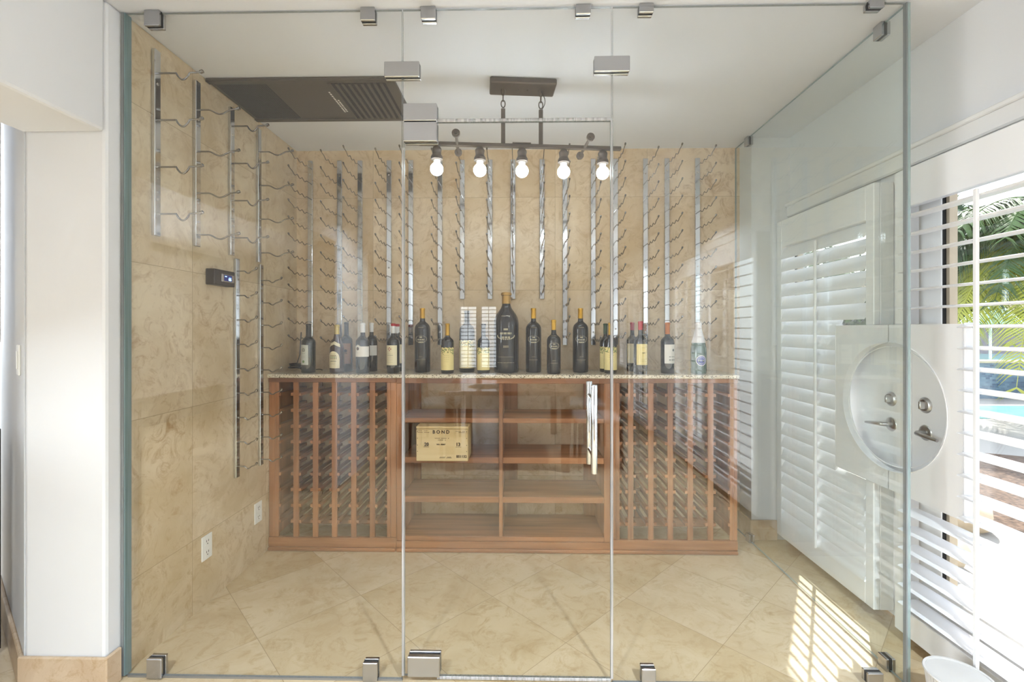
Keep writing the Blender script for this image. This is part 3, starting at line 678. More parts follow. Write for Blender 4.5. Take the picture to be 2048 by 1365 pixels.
def bottle(kind, label, px, by, ty, wpx, gmat, foil, ffrac, deco, dz=0):
    Dp = (EYE-CT)*F/(by-660)
    y = Dp*1.0; 
    for _ in range(3): x = Pxy(px, y); y = (Dp+x*sn)/cs
    h = Z(ty, x, y)-CT; d = wpx*Dp/F; rad = d/2
    t = thing('wine_bottle' if kind != 'champagne' else 'champagne_bottle', label, 'bottle', (x, y, CT))
    t.location = (x, y, CT)
    pr = [(a*d, b*h) for a, b in BPROF[kind]]
    MB().lathe(pr, n=36).build('glass_body', gmat, t, local=True)
    # foil capsule
    fz = h*(1-ffrac); fp = []
    def rad_at(z):
        for (r0, z0), (r1, z1) in zip(pr, pr[1:]):
            if z0 <= z <= z1 and z1 > z0: return r0+(r1-r0)*(z-z0)/(z1-z0)
        return pr[-2][0]
    fp = [(rad_at(fz)+.0008, fz)]+[(r+.0008, z+.0004) for r, z in pr if z > fz and r > 0]+[(.0001, h+.0008)]
    MB().lathe(fp, n=28).build('foil_capsule', foil, t, local=True)
    rr = rad+.0006
    def B(mb, nm, mat, par=None): return mb.build(nm, mat, par or t, local=True)
    face = math.degrees(math.atan2(-x, y))        # small turn so labels look at the room
    if deco == 'green_label':
        l_ = B(cyl_label(rr, .17*h, .57*h, -58, 22), 'label', 'grey_paper')
        B(disc(rr+.0004, -18, .47*h, .011, .008), 'label_emblem', 'ink_dark', l_); B(disc(rr+.0004, -18, .47*h, .005), 'label_emblem', 'ink_grey', l_); B(disc(rr+.0004, -18, .235*h, .008), 'label_emblem', 'ink_green', l_)
        for q in (.185, .555): B(dashes(rr+.0004, q*h, .045, -18, .001, 1, 0), 'label_border', 'ink_dark', l_)
        for q in (.40, .33): B(dashes(rr+.0004, q*h, .025, -18), 'lettering', 'ink_grey', l_)
    elif deco == 'oval_big':
        l_ = B(cyl_label(rr, .10*h, .30*h, -62, 42, lambda f: .15*h*math.sqrt(max(0, 1-(2*f-1)**2))), 'label', 'cream_paper')
        nk = MB(); V = []; Fs = []
        for i in range(13):
            a = R(-75+10+i*9.5); 
            for zz in (.55+.06*abs(i-6)/6*-1+.04, .66-.06*abs(i-6)/6): r_ = rad_at(zz*h)+.001; V.append((r_*math.sin(a), -r_*math.cos(a), zz*h))
        for i in range(12): Fs.append((2*i, 2*i+2, 2*i+3, 2*i+1))
        nk.add(V, Fs, True); B(nk, 'neck_label', 'cream_paper')
        for q, w2, mm in ((.36, .04, 'ink_vine'), (.33, .046, 'ink_green'), (.30, .046, 'ink_vine')): B(dashes(rr+.0004, q*h, w2, -10, .007, 14, 3), 'label_emblem', mm, l_)
        B(dashes(rr+.0004, .245*h, .042, -10, .0035, 7, 0), 'lettering', 'ink_dark', l_); B(dashes(rr+.0004, .19*h, .024, -10, .0015), 'lettering', 'ink_grey', l_)
    elif deco == 'copper':
        l_ = B(cyl_label(rr, .16*h, .57*h, -30, 62), 'label', 'copper_paper'); B(disc(rr+.0004, 12, .42*h, .010), 'label_emblem', 'ink_dark', l_); B(dashes(rr+.0004, .37*h, .022, 12, .006, 2, 0), 'label_emblem', 'ink_dark', l_)
        B(dashes(rr+.0004, .30*h, .03, 12), 'lettering', 'ink_dark', l_)
    elif deco == 'white_arch':
        l_ = B(cyl_label(rr, .33*h, .535*h, -80, 80, lambda f: .035*h*math.exp(-((f-.34)/.10)**2)), 'label', 'white_paper')
        B(disc(rr+.0004, -26, .49*h, .0095), 'label_emblem', 'ink_dark', l_); B(disc(rr+.0007, -26, .49*h, .004), 'label_emblem', 'copper_paper', l_); B(dashes(rr+.0004, .41*h, .02, -20, .001), 'lettering', 'ink_grey', l_)
    elif deco == 'red_cross':
        l_ = B(cyl_label(rr, .16*h, .56*h, -80, 50), 'label', 'cream_paper')
        f = on_cyl(rr+.0005, -20, .485*h); m = MB()
        for k in range(4):
            q = k*PI/2; c_, s_ = math.cos(q), math.sin(q)
            pts = [(.0012, 0), (.0115, .005), (.0115, -.005)]
            m.add([f(a*c_-b*s_, a*s_+b*c_, 0) for a, b in pts], [(0, 1, 2)], False)
        B(m, 'label_emblem', 'ink_red', l_)
        B(text_mb('LA CROIX', .0085, on_cyl(rr+.0005, -15, .36*h), 0), 'lettering', 'ink_dark', l_)
        for q in (.40, .31, .27, .22): B(dashes(rr+.0004, q*h, .035, -15, .0012), 'lettering', 'ink_grey', l_)
    elif deco == 'vine':
        l_ = B(cyl_label(rr, .07*h, .52*h, -82, 82, lambda f: .008*math.sin(f*31)*.35), 'label', 'yellow_paper')
        m = MB(); m2_ = MB(); rnd = random.Random(int(px))
        for i in range(70):
            a = rnd.uniform(-75, 75); z_ = h*(.52-.10*rnd.random()**1.2-.0)-(.05*h*rnd.random() if abs(a) > 30 else 0)
            (m if i % 3 else m2_).add([on_cyl(rr+.0006, a, z_)(u, v, 0) for u, v in ((-.004, 0), (0, -.003), (.004, 0), (0, .003))], [(0, 1, 2, 3)], False)
        B(m, 'vine_print', 'ink_green', l_); B(m2_, 'vine_print', 'ink_vine', l_)
        for q, wd in ((.36, .03), (.32, .034), (.28, .03), (.24, .026)): B(dashes(rr+.0004, q*h, wd, 0, .0012), 'lettering', 'ink_vine', l_)
        B(dashes(rr+.0004, .17*h, .06, 0, .001, 1, 0), 'label_border', 'ink_dark', l_); B(dashes(rr+.0004, .125*h, .06, 0, .001, 1, 0), 'label_border', 'ink_dark', l_)
    elif deco in ('etch', 'etch_big'):
        big = deco == 'etch_big'; zc_ = h*(.52 if not big else .46); m = MB(); rw_ = rad*.62; rnd = random.Random(int(px))
        for ring in range(1 if big else 2):
            for i in range(15 if big else 22):
                q = PI*1.0+PI*i/14 if big else 2*PI*i/22
                if not big and .25*PI < q < .75*PI and ring: continue
                uu = (rw_+.003*ring)*1.15*math.cos(q); vv = (rw_*.85+.004*ring)*math.sin(q)*(.55 if big else .8)
                s_ = .0018 if not big else .0042
                m.add([on_cyl(rr, 0, zc_)(uu+a*s_, vv+b*s_, .0003) for a, b in ((-1, 0), (0, -1.3), (1, 0), (0, 1.3))], [(0, 1, 2, 3)], False)
        B(m, 'etched_wreath', 'ink_etch')
        sz = rad*.42
        for i, (wd, nn) in enumerate(((.34, 7), (.95, 19), (.66, 13))):
            B(dashes(rr+.0002, zc_+sz*(.55-i*.75)+(.02 if big else 0), rad*wd, 0, sz*.36, nn, (0, 6, 5)[i]), 'etched_lettering', 'ink_etch')
        B(dashes(rad_at(.70*h)+.0008, .70*h, rad*.7, 0, .0022, 5, 0), 'etched_mark', 'ink_etch')
        B(dashes(rr+.0002, .20*h, rad*1.2, 0, .0012, 16, 0), 'etched_line', 'ink_etch')
        if big:
            B(text_mb('2005', .018, on_cyl(rr, 0, .325*h), .0004), 'etched_lettering', 'ink_etch'); B(dashes(rr+.0002, .13*h, rad*1.4, 0, .002, 22, 4), 'etched_line', 'ink_etch')
        else: B(dashes(rr+.0002, .25*h, rad*.5, 0, .001, 6, 0), 'etched_line', 'ink_etch')
    elif deco == 'yellow':
        l_ = B(cyl_label(rr, .175*h, .57*h, -48, 85), 'label', 'yellow_paper'); B(text_mb('BH', .014, on_cyl(rr+.0005, 15, .40*h), 0), 'lettering', 'ink_dark', l_)
        for q in (.50, .28, .25): B(dashes(rr+.0004, q*h, .028, 15, .001), 'lettering', 'ink_grey', l_)
    elif deco == 'cream_side':
        l_ = B(cyl_label(rr, .175*h, .57*h, -70, 60), 'label', 'cream_paper')
    elif deco == 'etching':
        l_ = B(cyl_label(rr, .20*h, .57*h, -42, 80), 'label', 'white_paper'); B(disc(rr+.0004, 36, .46*h, .008), 'label_emblem', 'ink_grey', l_)
        for q, hh in ((.33, .006), (.27, .008)): B(dashes(rr+.0004, q*h, .04, 25, hh, 8, 3), 'label_emblem', 'ink_grey', l_)
    elif deco == 'round_blue':
        nb = MB().lathe([(rad_at(.60*h)+.001, .60*h), (rad_at(.64*h)+.001, .64*h)], n=32); B(nb, 'neck_band', 'silver_foil')
        l_ = B(disc(rr+.0004, 0, .26*h, .032, 0, 28), 'label', 'silver_foil'); B(disc(rr+.0008, 0, .26*h, .027, 0, 28), 'label_emblem', 'blue_paper', l_)
        B(dashes(rr+.0012, .265*h, .036, 0, .003, 6, 0), 'lettering', 'silver_foil', l_); B(disc(rr+.0012, 0, .26*h, .0205, .019, 24), 'label_border', 'silver_foil', l_)
    return t
BL = [
 ('bordeaux', 'dark green bottle with black foil and narrow pale green label, leftmost on the counter', 617, 746, 648, 27, 'bglass', 'black_foil', .30, 'green_label'),
 ('burgundy', 'brown sloped bottle with pale gold foil and large arched cream label', 674, 745.5, 650, 28, 'bbrown', 'pale_gold_foil', .20, 'oval_big'),
 ('bordeaux', 'black foil bottle with copper coloured label standing behind the brown one', 693, 743.0, 645, 23.5, 'bblack', 'black_foil', .27, 'copper'),
 ('bordeaux', 'white foil bottle with arched white label and dark round emblem, front one of two', 725.5, 746.5, 646.5, 26.5, 'bblack', 'white_foil', .19, 'white_arch'),
 ('bordeaux', 'white foil bottle with white label standing half behind its twin', 743, 743, 646, 23, 'bblack', 'white_foil', .19, 'white_arch'),
 ('bordeaux', 'red and white foil bottle with cream label bearing a red cross, in front', 786.5, 746, 647.5, 25, 'bblack', 'red_foil', .055, 'red_cross'),
 ('bordeaux', 'red foil bottle mostly hidden behind the red cross bottle', 795, 743, 648.5, 22.5, 'bblack', 'red_foil', .055, 'cream_side'),
 ('magnum', 'large etched dark bottle with yellow foil, leftmost of the etched ones', 845, 744.5, 617, 31, 'etch', 'gold_foil', .16, 'etch'),
 ('bordeaux', 'yellow foil bottle with vine label standing right of the leftmost etched magnum', 895, 747, 647.5, 25.5, 'bblack', 'gold_foil', .24, 'vine'),
 ('magnum', 'wide bottle with vine label behind the reflected shutters', 934, 744.5, 622, 31, 'bblack', 'black_foil', .16, 'vine'),
 ('bordeaux', 'slim bottle with vine label just left of the giant bottle', 967, 747, 648, 25, 'bblack', 'black_foil', .24, 'vine'),
 ('imperial', 'giant dark etched bottle with bronze foil dated 2005, tallest on the counter', 1012.5, 745, 585, 50, 'etch', 'bronze_foil', .145, 'etch_big'),
 ('magnum', 'large etched dark bottle with yellow foil just right of the giant bottle', 1067, 745, 617, 31, 'etch', 'gold_foil', .16, 'etch'),
 ('bordeaux', 'smaller etched dark bottle with yellow foil between two etched magnums', 1107.5, 747.5, 640, 27.5, 'etch', 'gold_foil', .19, 'etch'),
 ('magnum', 'large etched dark bottle with yellow foil, rightmost of the etched ones', 1161, 745, 617, 31, 'etch', 'gold_foil', .16, 'etch'),
 ('bordeaux', 'green foil bottle with vine label behind the glass door edge', 1211, 744, 647.5, 23, 'bblack', 'green_foil', .22, 'vine'),
 ('bordeaux', 'yellow foil vine label bottle cut by the glass door edge', 1221, 747, 646, 25, 'bblack', 'gold_foil', .24, 'vine'),
 ('bordeaux', 'dull red foil bottle behind the one with the yellow label', 1264.5, 743, 645.5, 23, 'bblack', 'crimson_foil', .16, 'cream_side'),
 ('bordeaux', 'bright red foil bottle with plain yellow label', 1281, 748, 643, 26.5, 'bblack', 'red_foil', .165, 'yellow'),
 ('bordeaux', 'orange foil bottle with white engraved label', 1335, 747, 645.5, 26.5, 'bblack', 'orange_foil', .23, 'etching'),
 ('champagne', 'green sparkling wine bottle with silver foil and round blue label', 1397, 747.5, 645, 30.5, 'bmid', 'silver_foil', .37, 'round_blue'),
]
for b_ in BL: bottle(*b_)
# white band on the red foils
for o in [o for o in C.objects if o.get('label', '').startswith('red')]:
    x, y, _ = o.location; h = .3
    ch = [c for c in C.objects if c.parent == o and c.name.startswith('foil')][0]
    zt = max(v.co.z for v in ch.data.vertices); rad_ = max(math.hypot(v.co.x, v.co.y) for v in ch.data.vertices)
    MB().lathe([(rad_-.0022, zt*.80), (rad_-.0014, zt*.945)], n=24).build('foil_band', 'white_foil', o, local=True)
# coiled power cable behind the first bottle
cb = []
rnd = random.Random(3); ccx, ccy = Pxy(588, 2.93), 2.93
cb.append((ccx-.015, BY-.012, 1.30)); cb.append((ccx-.02, BY-.02, 1.15)); cb.append((ccx-.03, BY-.04, 1.09))
for i in range(60):
    q = i*.62; cb.append((ccx+.012+.045*math.cos(q)*(1-.003*i)+rnd.uniform(-.004, .004), ccy+.03*math.sin(q), CT+.006+.0006*i+.012*abs(math.sin(q*.37))))
for i in range(14): cb.append((ccx+.06+.01*i, ccy-.02+.012*math.sin(i*.7), CT+.005+.006*math.sin(i*.45)**2))
tag(MB().tube(cb, .0032, 6).build('power_cable', 'black'), 'coiled black cable on the left end of the granite counter', 'cable')

# ------------------------------------------------------------------ metal wine racks
def rod_pts(L, dips, depth, a=.2, b=.85, n=12, tip=.010):
    """wavy bottle rod in (distance from wall, height); dips between fractions a and b"""
    pts = [(0, 0), (L*a*.7, 0)]; seg = L*(b-a)/dips
    for d in range(dips):
        for i in range(n+1):
            f = i/n; pts.append((L*a+seg*(d+f), -depth*(math.sin(PI*f)**.8 if depth > .025 else (.5-.5*math.cos(2*PI*f))**.8) if 0 < f < 1 else (.0015 if d else 0)))
    pts.append((L*.96, tip*.55)); pts.append((L, tip)); return pts
def wall_rack(label, origin, direction, ztop, zbot, zs, L, dips, depth, group, span=(.2, .85), tip=.008, width=.032, r=.0032):
    """origin on the wall at strip centre (x, y); direction 'y' = rods come out along -Y, 'x' = along +X"""
    x, y = origin; t = thing('metal_wine_rack', label, 'wine rack', (x, y, zbot), group=group)
    hw = width/2
    if direction == 'y': MB().bbox(x-hw, x+hw, y-.015, y-.0006, zbot, ztop, .002).build('mounting_strip', 'chrome', t)
    else: MB().bbox(x+.0006, x+.016, y-hw, y+hw, zbot, ztop, .002).build('mounting_strip', 'chrome', t)
    pts = rod_pts(L, dips, depth, *span, tip=tip)
    proto = None
    for z in zs:
        if proto is None:
            P3 = [((x, y-.014-a, z+b) if direction == 'y' else (x+.015+a, y, z+b)) for a, b in pts]
            mb = MB(); mb.tube(P3, r, 7); e = P3[-1]; e0 = P3[-2]
            dv = (Vector(e)-Vector(e0)).normalized(); mb.tube([Vector(e)-dv*.010, Vector(e)-dv*.008, Vector(e)+dv*.004, Vector(e)+dv*.006], [r, r*1.9, r*1.9, r], 8)
            proto = mb.build('bottle_rod', 'rod', t); zf = z
        else:
            c = proto.copy(); c.location = (0, 0, z-zf); C.objects.link(c); c.parent = t
    sm = MB()
    for zz in (zs[0]-.045, zs[len(zs)//2]-.045, zs[-1]+(.045 if len(zs) > 4 else .06)):
        if zbot < zz < ztop:
            if direction == 'y': sm.lathe([(.0001, .0025), (.005, .002), (.006, 0)], (x, y-.015, zz), 12, 'y')
            else: sm.lathe([(.0001, .0025), (.005, .002), (.006, 0)], (x+.016, y, zz), 12, 'x')
    sm.build('screw_heads', 'satin', t)
    return t
# back wall: (pixel centre, offset of rods, number)
ORD = ['first', 'second', 'third', 'fourth', 'fifth', 'sixth', 'seventh', 'eighth', 'ninth', 'tenth', 'eleventh', 'twelfth', 'thirteenth', 'fourteenth', 'fifteenth', 'sixteenth']
BR = [(620.5, 0, 12), (679, -.012, 12), (720, .012, 12), (778, -.006, 12), (821.5, .012, 12), (880, -.008, 12), (924.5, .01, 9), (980, -.008, 9), (1026, .01, 9), (1084, -.008, 9), (1130, .012, 12), (1186.5, -.008, 12), (1231, .014, 12), (1291, -.008, 12), (1334, .010, 12), (1395, -.002, 12)]
for i, (px, off, n_) in enumerate(BR):
    x = Pxy(px, BY-.01); n_r = n_
    zt = 2.45; zb = 1.214 if n_ == 12 else 1.520
    kind = 'short' if n_ == 9 else 'tall'
    if i == 2: n_r = 11
    wall_rack('%s vertical chrome bottle rack from the left on the back wall, %s strip' % (ORD[i], kind), (x, BY), 'y', zt, zb, [2.402+off-.1035*k for k in range(n_r)], .285, 3, .0135, 'chrome racks on the back wall', span=(.16, .84), tip=.018, r=.0028)
# left wall
for nm, px, y0_, y1_, deep in (('nearest', 313, 95, 471, 1), ('second nearest', 394.5, 158, 493, 0), ('third nearest', 463.5, 213, 513, 1), ('farthest', 518, 251, 524, 0)):
    y = Yof(px, LX+.01); zt, zb = 2.468, 1.702
    wall_rack('%s upper chrome bottle rack on the left travertine wall' % nm, (LX, y), 'x', zt, zb, [(2.372 if deep else 2.335)-.193*k for k in range(4)], .185 if deep else .19, 1, .027 if deep else .020, 'upper chrome racks on the left wall', span=(.42, .72) if deep else (.26, .82), tip=.006, r=.0038)
for nm, px in (('nearer', 474), ('farther', 522)):
    y = Yof(px, LX+.01)
    wall_rack('%s lower chrome bottle rack on the left travertine wall' % nm, (LX, y), 'x', 1.692, .535, [(1.626 if nm == 'nearer' else 1.60)-.129*k for k in range(9)], .10 if nm == 'nearer' else .115, 1, .012, 'lower chrome racks on the left wall', span=(.34, .74), tip=.016, r=.0034)

# thermostat
ya, yb_ = Yof(429, LX+.045), Yof(470, LX+.045); z1, z0 = Z(537, LX, ya), Z(569, LX, ya)
th = thing('wall_thermostat', 'dark brown thermostat with glowing blue display on the left wall', 'thermostat', (LX, (ya+yb_)/2, z0))
MB().bbox(LX+.0006, LX+.045, ya, yb_, z0, z1, .003).build('case', 'brownbox', th)
ym = (ya+yb_)/2+.02; zm = (z0+z1)/2
MB().bbox(LX+.0445, LX+.048, ym-.048, ym+.048, zm-.019, zm+.019, .001).build('display_frame', 'satin', th)
sc_ = MB().box(LX+.048, LX+.0486, ym-.032, ym+.030, zm-.014, zm+.015).build('screen', 'lcd', th)
text_mb('66', .022, lambda u, v, d: (LX+.0492, ym+.012+u, zm-.004+v), bold=.001).build('digits', 'digit', sc_)
MB().box(LX+.0486, LX+.0490, ym-.026, ym-.012, zm+.006, zm+.010).build('status_mark', 'digit', sc_)
# outlets
def outlet(label, pxa, pxb, py0, py1, grp=None):
    y0_, y1_ = Yof(pxa, LX), Yof(pxb, LX); yc = (y0_+y1_)/2; zz1 = Z(py0+3, LX, yc); zz0 = Z(py1-3, LX, yc); zc_ = (zz0+zz1)/2; hh = .058
    t = thing('wall_outlet', label, 'outlet', (LX, yc, zc_))
    MB().bbox(LX+.0006, LX+.006, yc-.036, yc+.036, zc_-hh, zc_+hh, .002).build('cover_plate', 'plate', t)
    for s in (-1, 1):
        f = MB().bbox(LX+.0055, LX+.0075, yc-.017, yc+.017, zc_+s*.026-.016, zc_+s*.026+.016, .002).build('socket', 'plate', t)
        q = MB(); 
        for dy in (-.007, .007): q.box(LX+.0075, LX+.0079, yc+dy-.0015, yc+dy+.0015, zc_+s*.026-.001, zc_+s*.026+.009)
        q.lathe([(.0001, .0004), (.003, .0004), (.003, 0)], (LX+.0075, yc, zc_+s*.026-.009), 8, 'x'); q.build('slots', 'slot', f)
outlet('white wall outlet low on the left wall, nearer the camera', 401, 423, 1068, 1121); outlet('white wall outlet low on the left wall, next to the wine rack', 507, 523, 1003, 1048)
ox = Pxy(1151, BY); oz = Z(966, ox, BY)
t = thing('wall_outlet', 'small white outlet on the back wall seen inside the open shelving', 'outlet', (ox, BY, oz))
MB().bbox(ox-.034, ox+.034, BY-.006, BY-.0006, oz-.013, oz+.013, .002).build('cover_plate', 'plate', t); MB().bbox(ox-.005, ox+.005, BY-.008, BY-.006, oz-.005, oz+.005, .001).build('socket', 'slot', t)

# ------------------------------------------------------------------ cooling grille in the ceiling
vx0, vx1, vy0, vy1 = LX+.003, -.605, 2.165, 2.60
v_ = thing('ceiling_cooling_grille', 'dark brown cooling unit grille set in the ceiling at the left wall', 'vent', ((vx0+vx1)/2, (vy0+vy1)/2, CZ-.014))
MB().bbox(vx0, vx1, vy0, vy1, CZ-.012, CZ-.0006, .003).build('grille_panel', 'vent', v_)
MB().bbox(vx0, vx1, vy0, vy0+.03, CZ-.018, CZ-.0125, .002).bbox(vx0, vx1, vy1-.03, vy1, CZ-.018, CZ-.0125, .002).build('panel_rim', 'vent', v_)
pf = MB().box(vx0+.02, vx0+.27, vy0+.035, vy1-.035, CZ-.0135, CZ-.0122).build('perforated_intake', 'perf', v_)
pr_ = MB()
for i in range(24):
    for j in range(34):
        x, y = vx0+.026+i*.0104, vy0+.045+j*.0104; pr_.box(x, x+.0055, y, y+.0055, CZ-.0142, CZ-.0136)
pr_.build('perforations', 'ventd', pf)
lx0 = vx1-.33
MB().box(lx0, vx1-.05, vy0+.035, vy1-.035, CZ-.0135, CZ-.0122).build('louver_recess', 'ventd', v_)
for i in range(9):
    x = lx0+.006+i*.031
    MB().box(x, x+.014, vy0+.035, vy1-.035, CZ-.020, CZ-.0137).build('louver_blade', 'vent', v_)
wr = MB(); rnd = random.Random(5)
for row in range(2):
    yy = vy0+.12
    while yy < vy1-.10:
        ww = rnd.uniform(.006, .014)
        if row == 0 or .20 < yy-vy0 < .33: wr.box(lx0-.030+row*.014, lx0-.022+row*.014, yy, yy+ww, CZ-.0128, CZ-.0121)
        yy += ww+rnd.uniform(.003, .008)
wr.build('lettering', 'whiteprint', v_)

# ------------------------------------------------------------------ chandelier
chy = 2.25; chr_ = R(5.0); chx = Pxy(1043, chy); zb = Z(292.5, chx, chy)
ch = thing('bar_chandelier', 'dark bronze bar chandelier with five glowing round bulbs under the ceiling', 'ceiling light', (chx, chy, CZ), chr_)
def L_(mb, nm, mat, par=ch): return mb.build(nm, mat, par, local=True)
zr = zb-CZ
L_(MB().bbox(-.155, .165, -.062, .062, -.030, -.0006, .005), 'canopy', 'bronze')
bar = L_(MB().bbox(-.497, .495, -.010, .010, zr-.009, zr+.009, .002), 'crossbar', 'bronze')
L_(MB().bbox(-.045, .045, -.018, .018, zr+.009, zr+.012, .001), 'center_plate', 'bronze')
for x in (-.09, .095):
    st = L_(MB().bbox(x-.010, x+.010, -.006, .006, zr+.009, -.125, .002), 'hanging_rod', 'bronze')
    for k in range(3):
        zc_ = -.042-k*.030; pts = []
        for i in range(13):
            q = 2*PI*i/12; u, v = .010*math.cos(q), .018*math.sin(q)
            pts.append((x+u, 0, zc_+v) if k % 2 == 0 else (x, u, zc_+v))
        L_(MB().tube(pts, .0028, 6, False), 'chain_link', 'bronze', ch)
wp = [(.095+.004, .008, -.03)]+[(.095+.022*math.sin(i*PI/8), .006, -.03-.10*i/8) for i in range(1, 9)]
L_(MB().tube(wp, .002, 6), 'lamp_wire', 'black')
L_(MB().tube([(-.018, 0, -.030), (-.018, 0, -.036)], .004, 8).tube([(.028, 0, -.030), (.028, 0, -.036)], .004, 8), 'canopy_screws', 'bronze')
def lx_of(px):                                      # bar coordinate of a pixel column
    x = Pxy(px, chy); return (x-chx)/math.cos(chr_)
for px in (875, 960, 1044, 1128, 1208):
    x = (px-1043.0)/F*chy*1.0
    so_ = L_(MB().lathe([(.0001, zr-.009), (.008, zr-.010), (.016, zr-.014), (.0235, zr-.026), (.023, zr-.034), (.0215, zr-.036), (.0215, zr-.052), (.0245, zr-.055), (.0255, zr-.060), (.0285, zr-.063), (.0285, zr-.076), (.014, zr-.078), (.0001, zr-.078)], (x, 0, 0), 20), 'bulb_socket', 'bronze')
    bl = L_(MB().lathe([(.0001, zr-.078), (.0165, zr-.078), (.0165, zr-.090), (.0185, zr-.100)], (x, 0, 0), 20), 'bulb_collar', 'bulbw')
    zc_ = zr-.122; pr = [(.0185, zr-.100)]+[(.031*math.sin(a), zc_+.031*math.cos(a)) for a in [R(36+12*k) for k in range(12)]]+[(.0001, zc_-.031)]
    L_(MB().lathe(pr, (x, 0, 0), 24), 'light_bulb', 'bulb')
for x, s in ((-.312, 1), (.312, 1)):
    a = L_(MB().tube([(x, -.14, zr+.0), (x, .14, zr+.0)], .007, 10), 'side_arm', 'bronze')
    L_(MB().lathe([(.009, -.0), (.019, .0), (.019, .012), (.009, .012)], (x, -.12, zr), 18, 'y').lathe([(.009, -.0), (.019, .0), (.019, .012), (.009, .012)], (x, .108, zr), 18, 'y'), 'arm_collar', 'bronze')

# ------------------------------------------------------------------ ribbed basket
bk = thing('laundry_basket', 'small white ribbed round basket on the floor by the shutter', 'basket', (1.455, 1.555, 0))
R0, R1, H = .068, .088, .165; V = []; Fs = []; n = 96
for z, r in ((0.001, R0), (H, R1)):
    for k in range(n): q = 2*PI*k/n; rr_ = r+(.0022 if k % 2 else 0); V.append((rr_*math.cos(q), rr_*math.sin(q), z))
for k in range(n): Fs.append((k, (k+1) % n, n+(k+1) % n, n+k))
m = MB(); m.add(V, Fs, False); m.lathe([(0.0001, .002), (R0-.002, .002), (R1-.003, H)], n=48); m.build('ribbed_body', 'wicker', bk, local=True)
MB().lathe([(R1-.004, H-.004), (R1-.003, H+.003), (R1+.004, H+.004), (R1+.006, H), (R1+.003, H-.004)], n=64).build('rim', 'wicker', bk, local=True)

# ------------------------------------------------------------------ next room on the left
kc = thing('upper_cabinet', 'white upper cabinet cut by the left edge of the photo', 'cabinet', (-2.4, 1.6, 1.262))
MB().bbox(-2.75, -2.083, .9, 1.80, 1.262, 2.519, .003).build('cabinet_body', 'trim', kc)
MB().bbox(-2.0825, -2.066, .9, 1.79, 1.265, 2.517, .003).build('end_panel', 'trim', kc)
bc = thing('stone_counter', 'black stone counter end with copper trim at the far left edge', 'counter', (-2.4, 1.5, 0))
MB().bbox(-2.75, -2.135, .9, 1.84, .001, .88, .004).build('counter_body', 'dark_stone', bc)
MB().bbox(-2.134, -2.112, .9, 1.83, .02, .915, .003).build('end_slab', 'dark_stone', bc)
MB().bbox(-2.1115, -2.106, 1.78, 1.795, .03, .90, .001).build('metal_trim', 'copper_trim', bc)
swd = Vector((math.cos(ang), math.sin(ang), 0)); nrm = Vector((-swd.y, swd.x, 0)); nrm = -nrm if nrm.y > 0 else nrm
def on_ang(d, z, o=0): return Vector((-1.817, PY, 0))+swd*d+nrm*o+Vector((0, 0, z))
sd0 = .13
swt = thing('light_switch', 'white wall switch below the upper cabinet at the left', 'switch', tuple(on_ang(sd0, 1.20)), ang)
MB().bbox(-.036, .036, .0, .0065, -.058, .058, .002).xf(Matrix.Scale(1 if nrm.dot(Vector((-swd.y, swd.x, 0))) > 0 else -1, 4, (0, 1, 0))).build('cover_plate', 'plate', swt, local=True)
MB().bbox(-.015, .015, .006, .010, -.034, .034, .002).xf(Matrix.Scale(1 if nrm.dot(Vector((-swd.y, swd.x, 0))) > 0 else -1, 4, (0, 1, 0))).build('rocker', 'plate', swt, local=True)

# ------------------------------------------------------------------ dining corner behind the camera (reflected in the glass)
dt = thing('dining_table', 'long wooden dining table behind the camera reflected in the door', 'table', (-.2, -1.6, 0))
MB().bbox(-.75, .5, -2.5, -.75, .715, .755, .006).build('tabletop', 'table_wood', dt)
for x in (-.66, .41):
    for y in (-2.4, -.85): MB().bbox(x-.04, x+.04, y-.04, y+.04, .0005, .7145, .004).build('leg', 'table_wood', dt)
for i, (x, y) in enumerate(((-.35, -1.1), (.15, -1.1), (-.35, -1.9), (.15, -1.9))):
    tag(MB().lathe([(.0001, .003), (.17, .003), (.175, 0)], (x, y, .756), 32).build('round_placemat', 'placemat'), 'round brown placemat at the %s place of the dining table' % ('near left', 'near right', 'far left', 'far right')[i], 'placemat', 'placemats on the dining table')
def chair(x, y, rz, lab):
    t = thing('dining_chair', lab, 'chair', (x, y, 0), rz, 'chairs at the dining table')
    for sx in (-.2, .2):
        MB().tube([(sx, -.2, .001), (sx*.95, -.19, .43)], [.015, .02], 8).build('leg', 'table_wood', t, local=True)
        MB().tube([(sx, .2, .001), (sx*.95, .19, .45), (sx*.9, .25, .95)], [.015, .02, .014], 8).build('leg', 'table_wood', t, local=True)
    MB().bbox(-.23, .23, -.23, .22, .43, .49, .02).build('seat', 'chair_fabric', t, local=True)
    m = MB().bbox(-.21, .21, -.02, .02, .55, .98, .015); m.xf(Matrix.Translation((0, .225, 0))).build('backrest', 'chair_fabric', t, local=True)
    return t
ca = chair(-.95, -1.1, R(90), 'upholstered dining chair at the near left side of the table')
for p, r_, l_ in (((-.95, -2.0, 0), R(90), 'far left'), ((.75, -1.1, 0), R(-90), 'near right'), ((.75, -2.0, 0), R(-90), 'far right')): dup(ca, p, r_, 'upholstered dining chair at the %s side of the table' % l_)
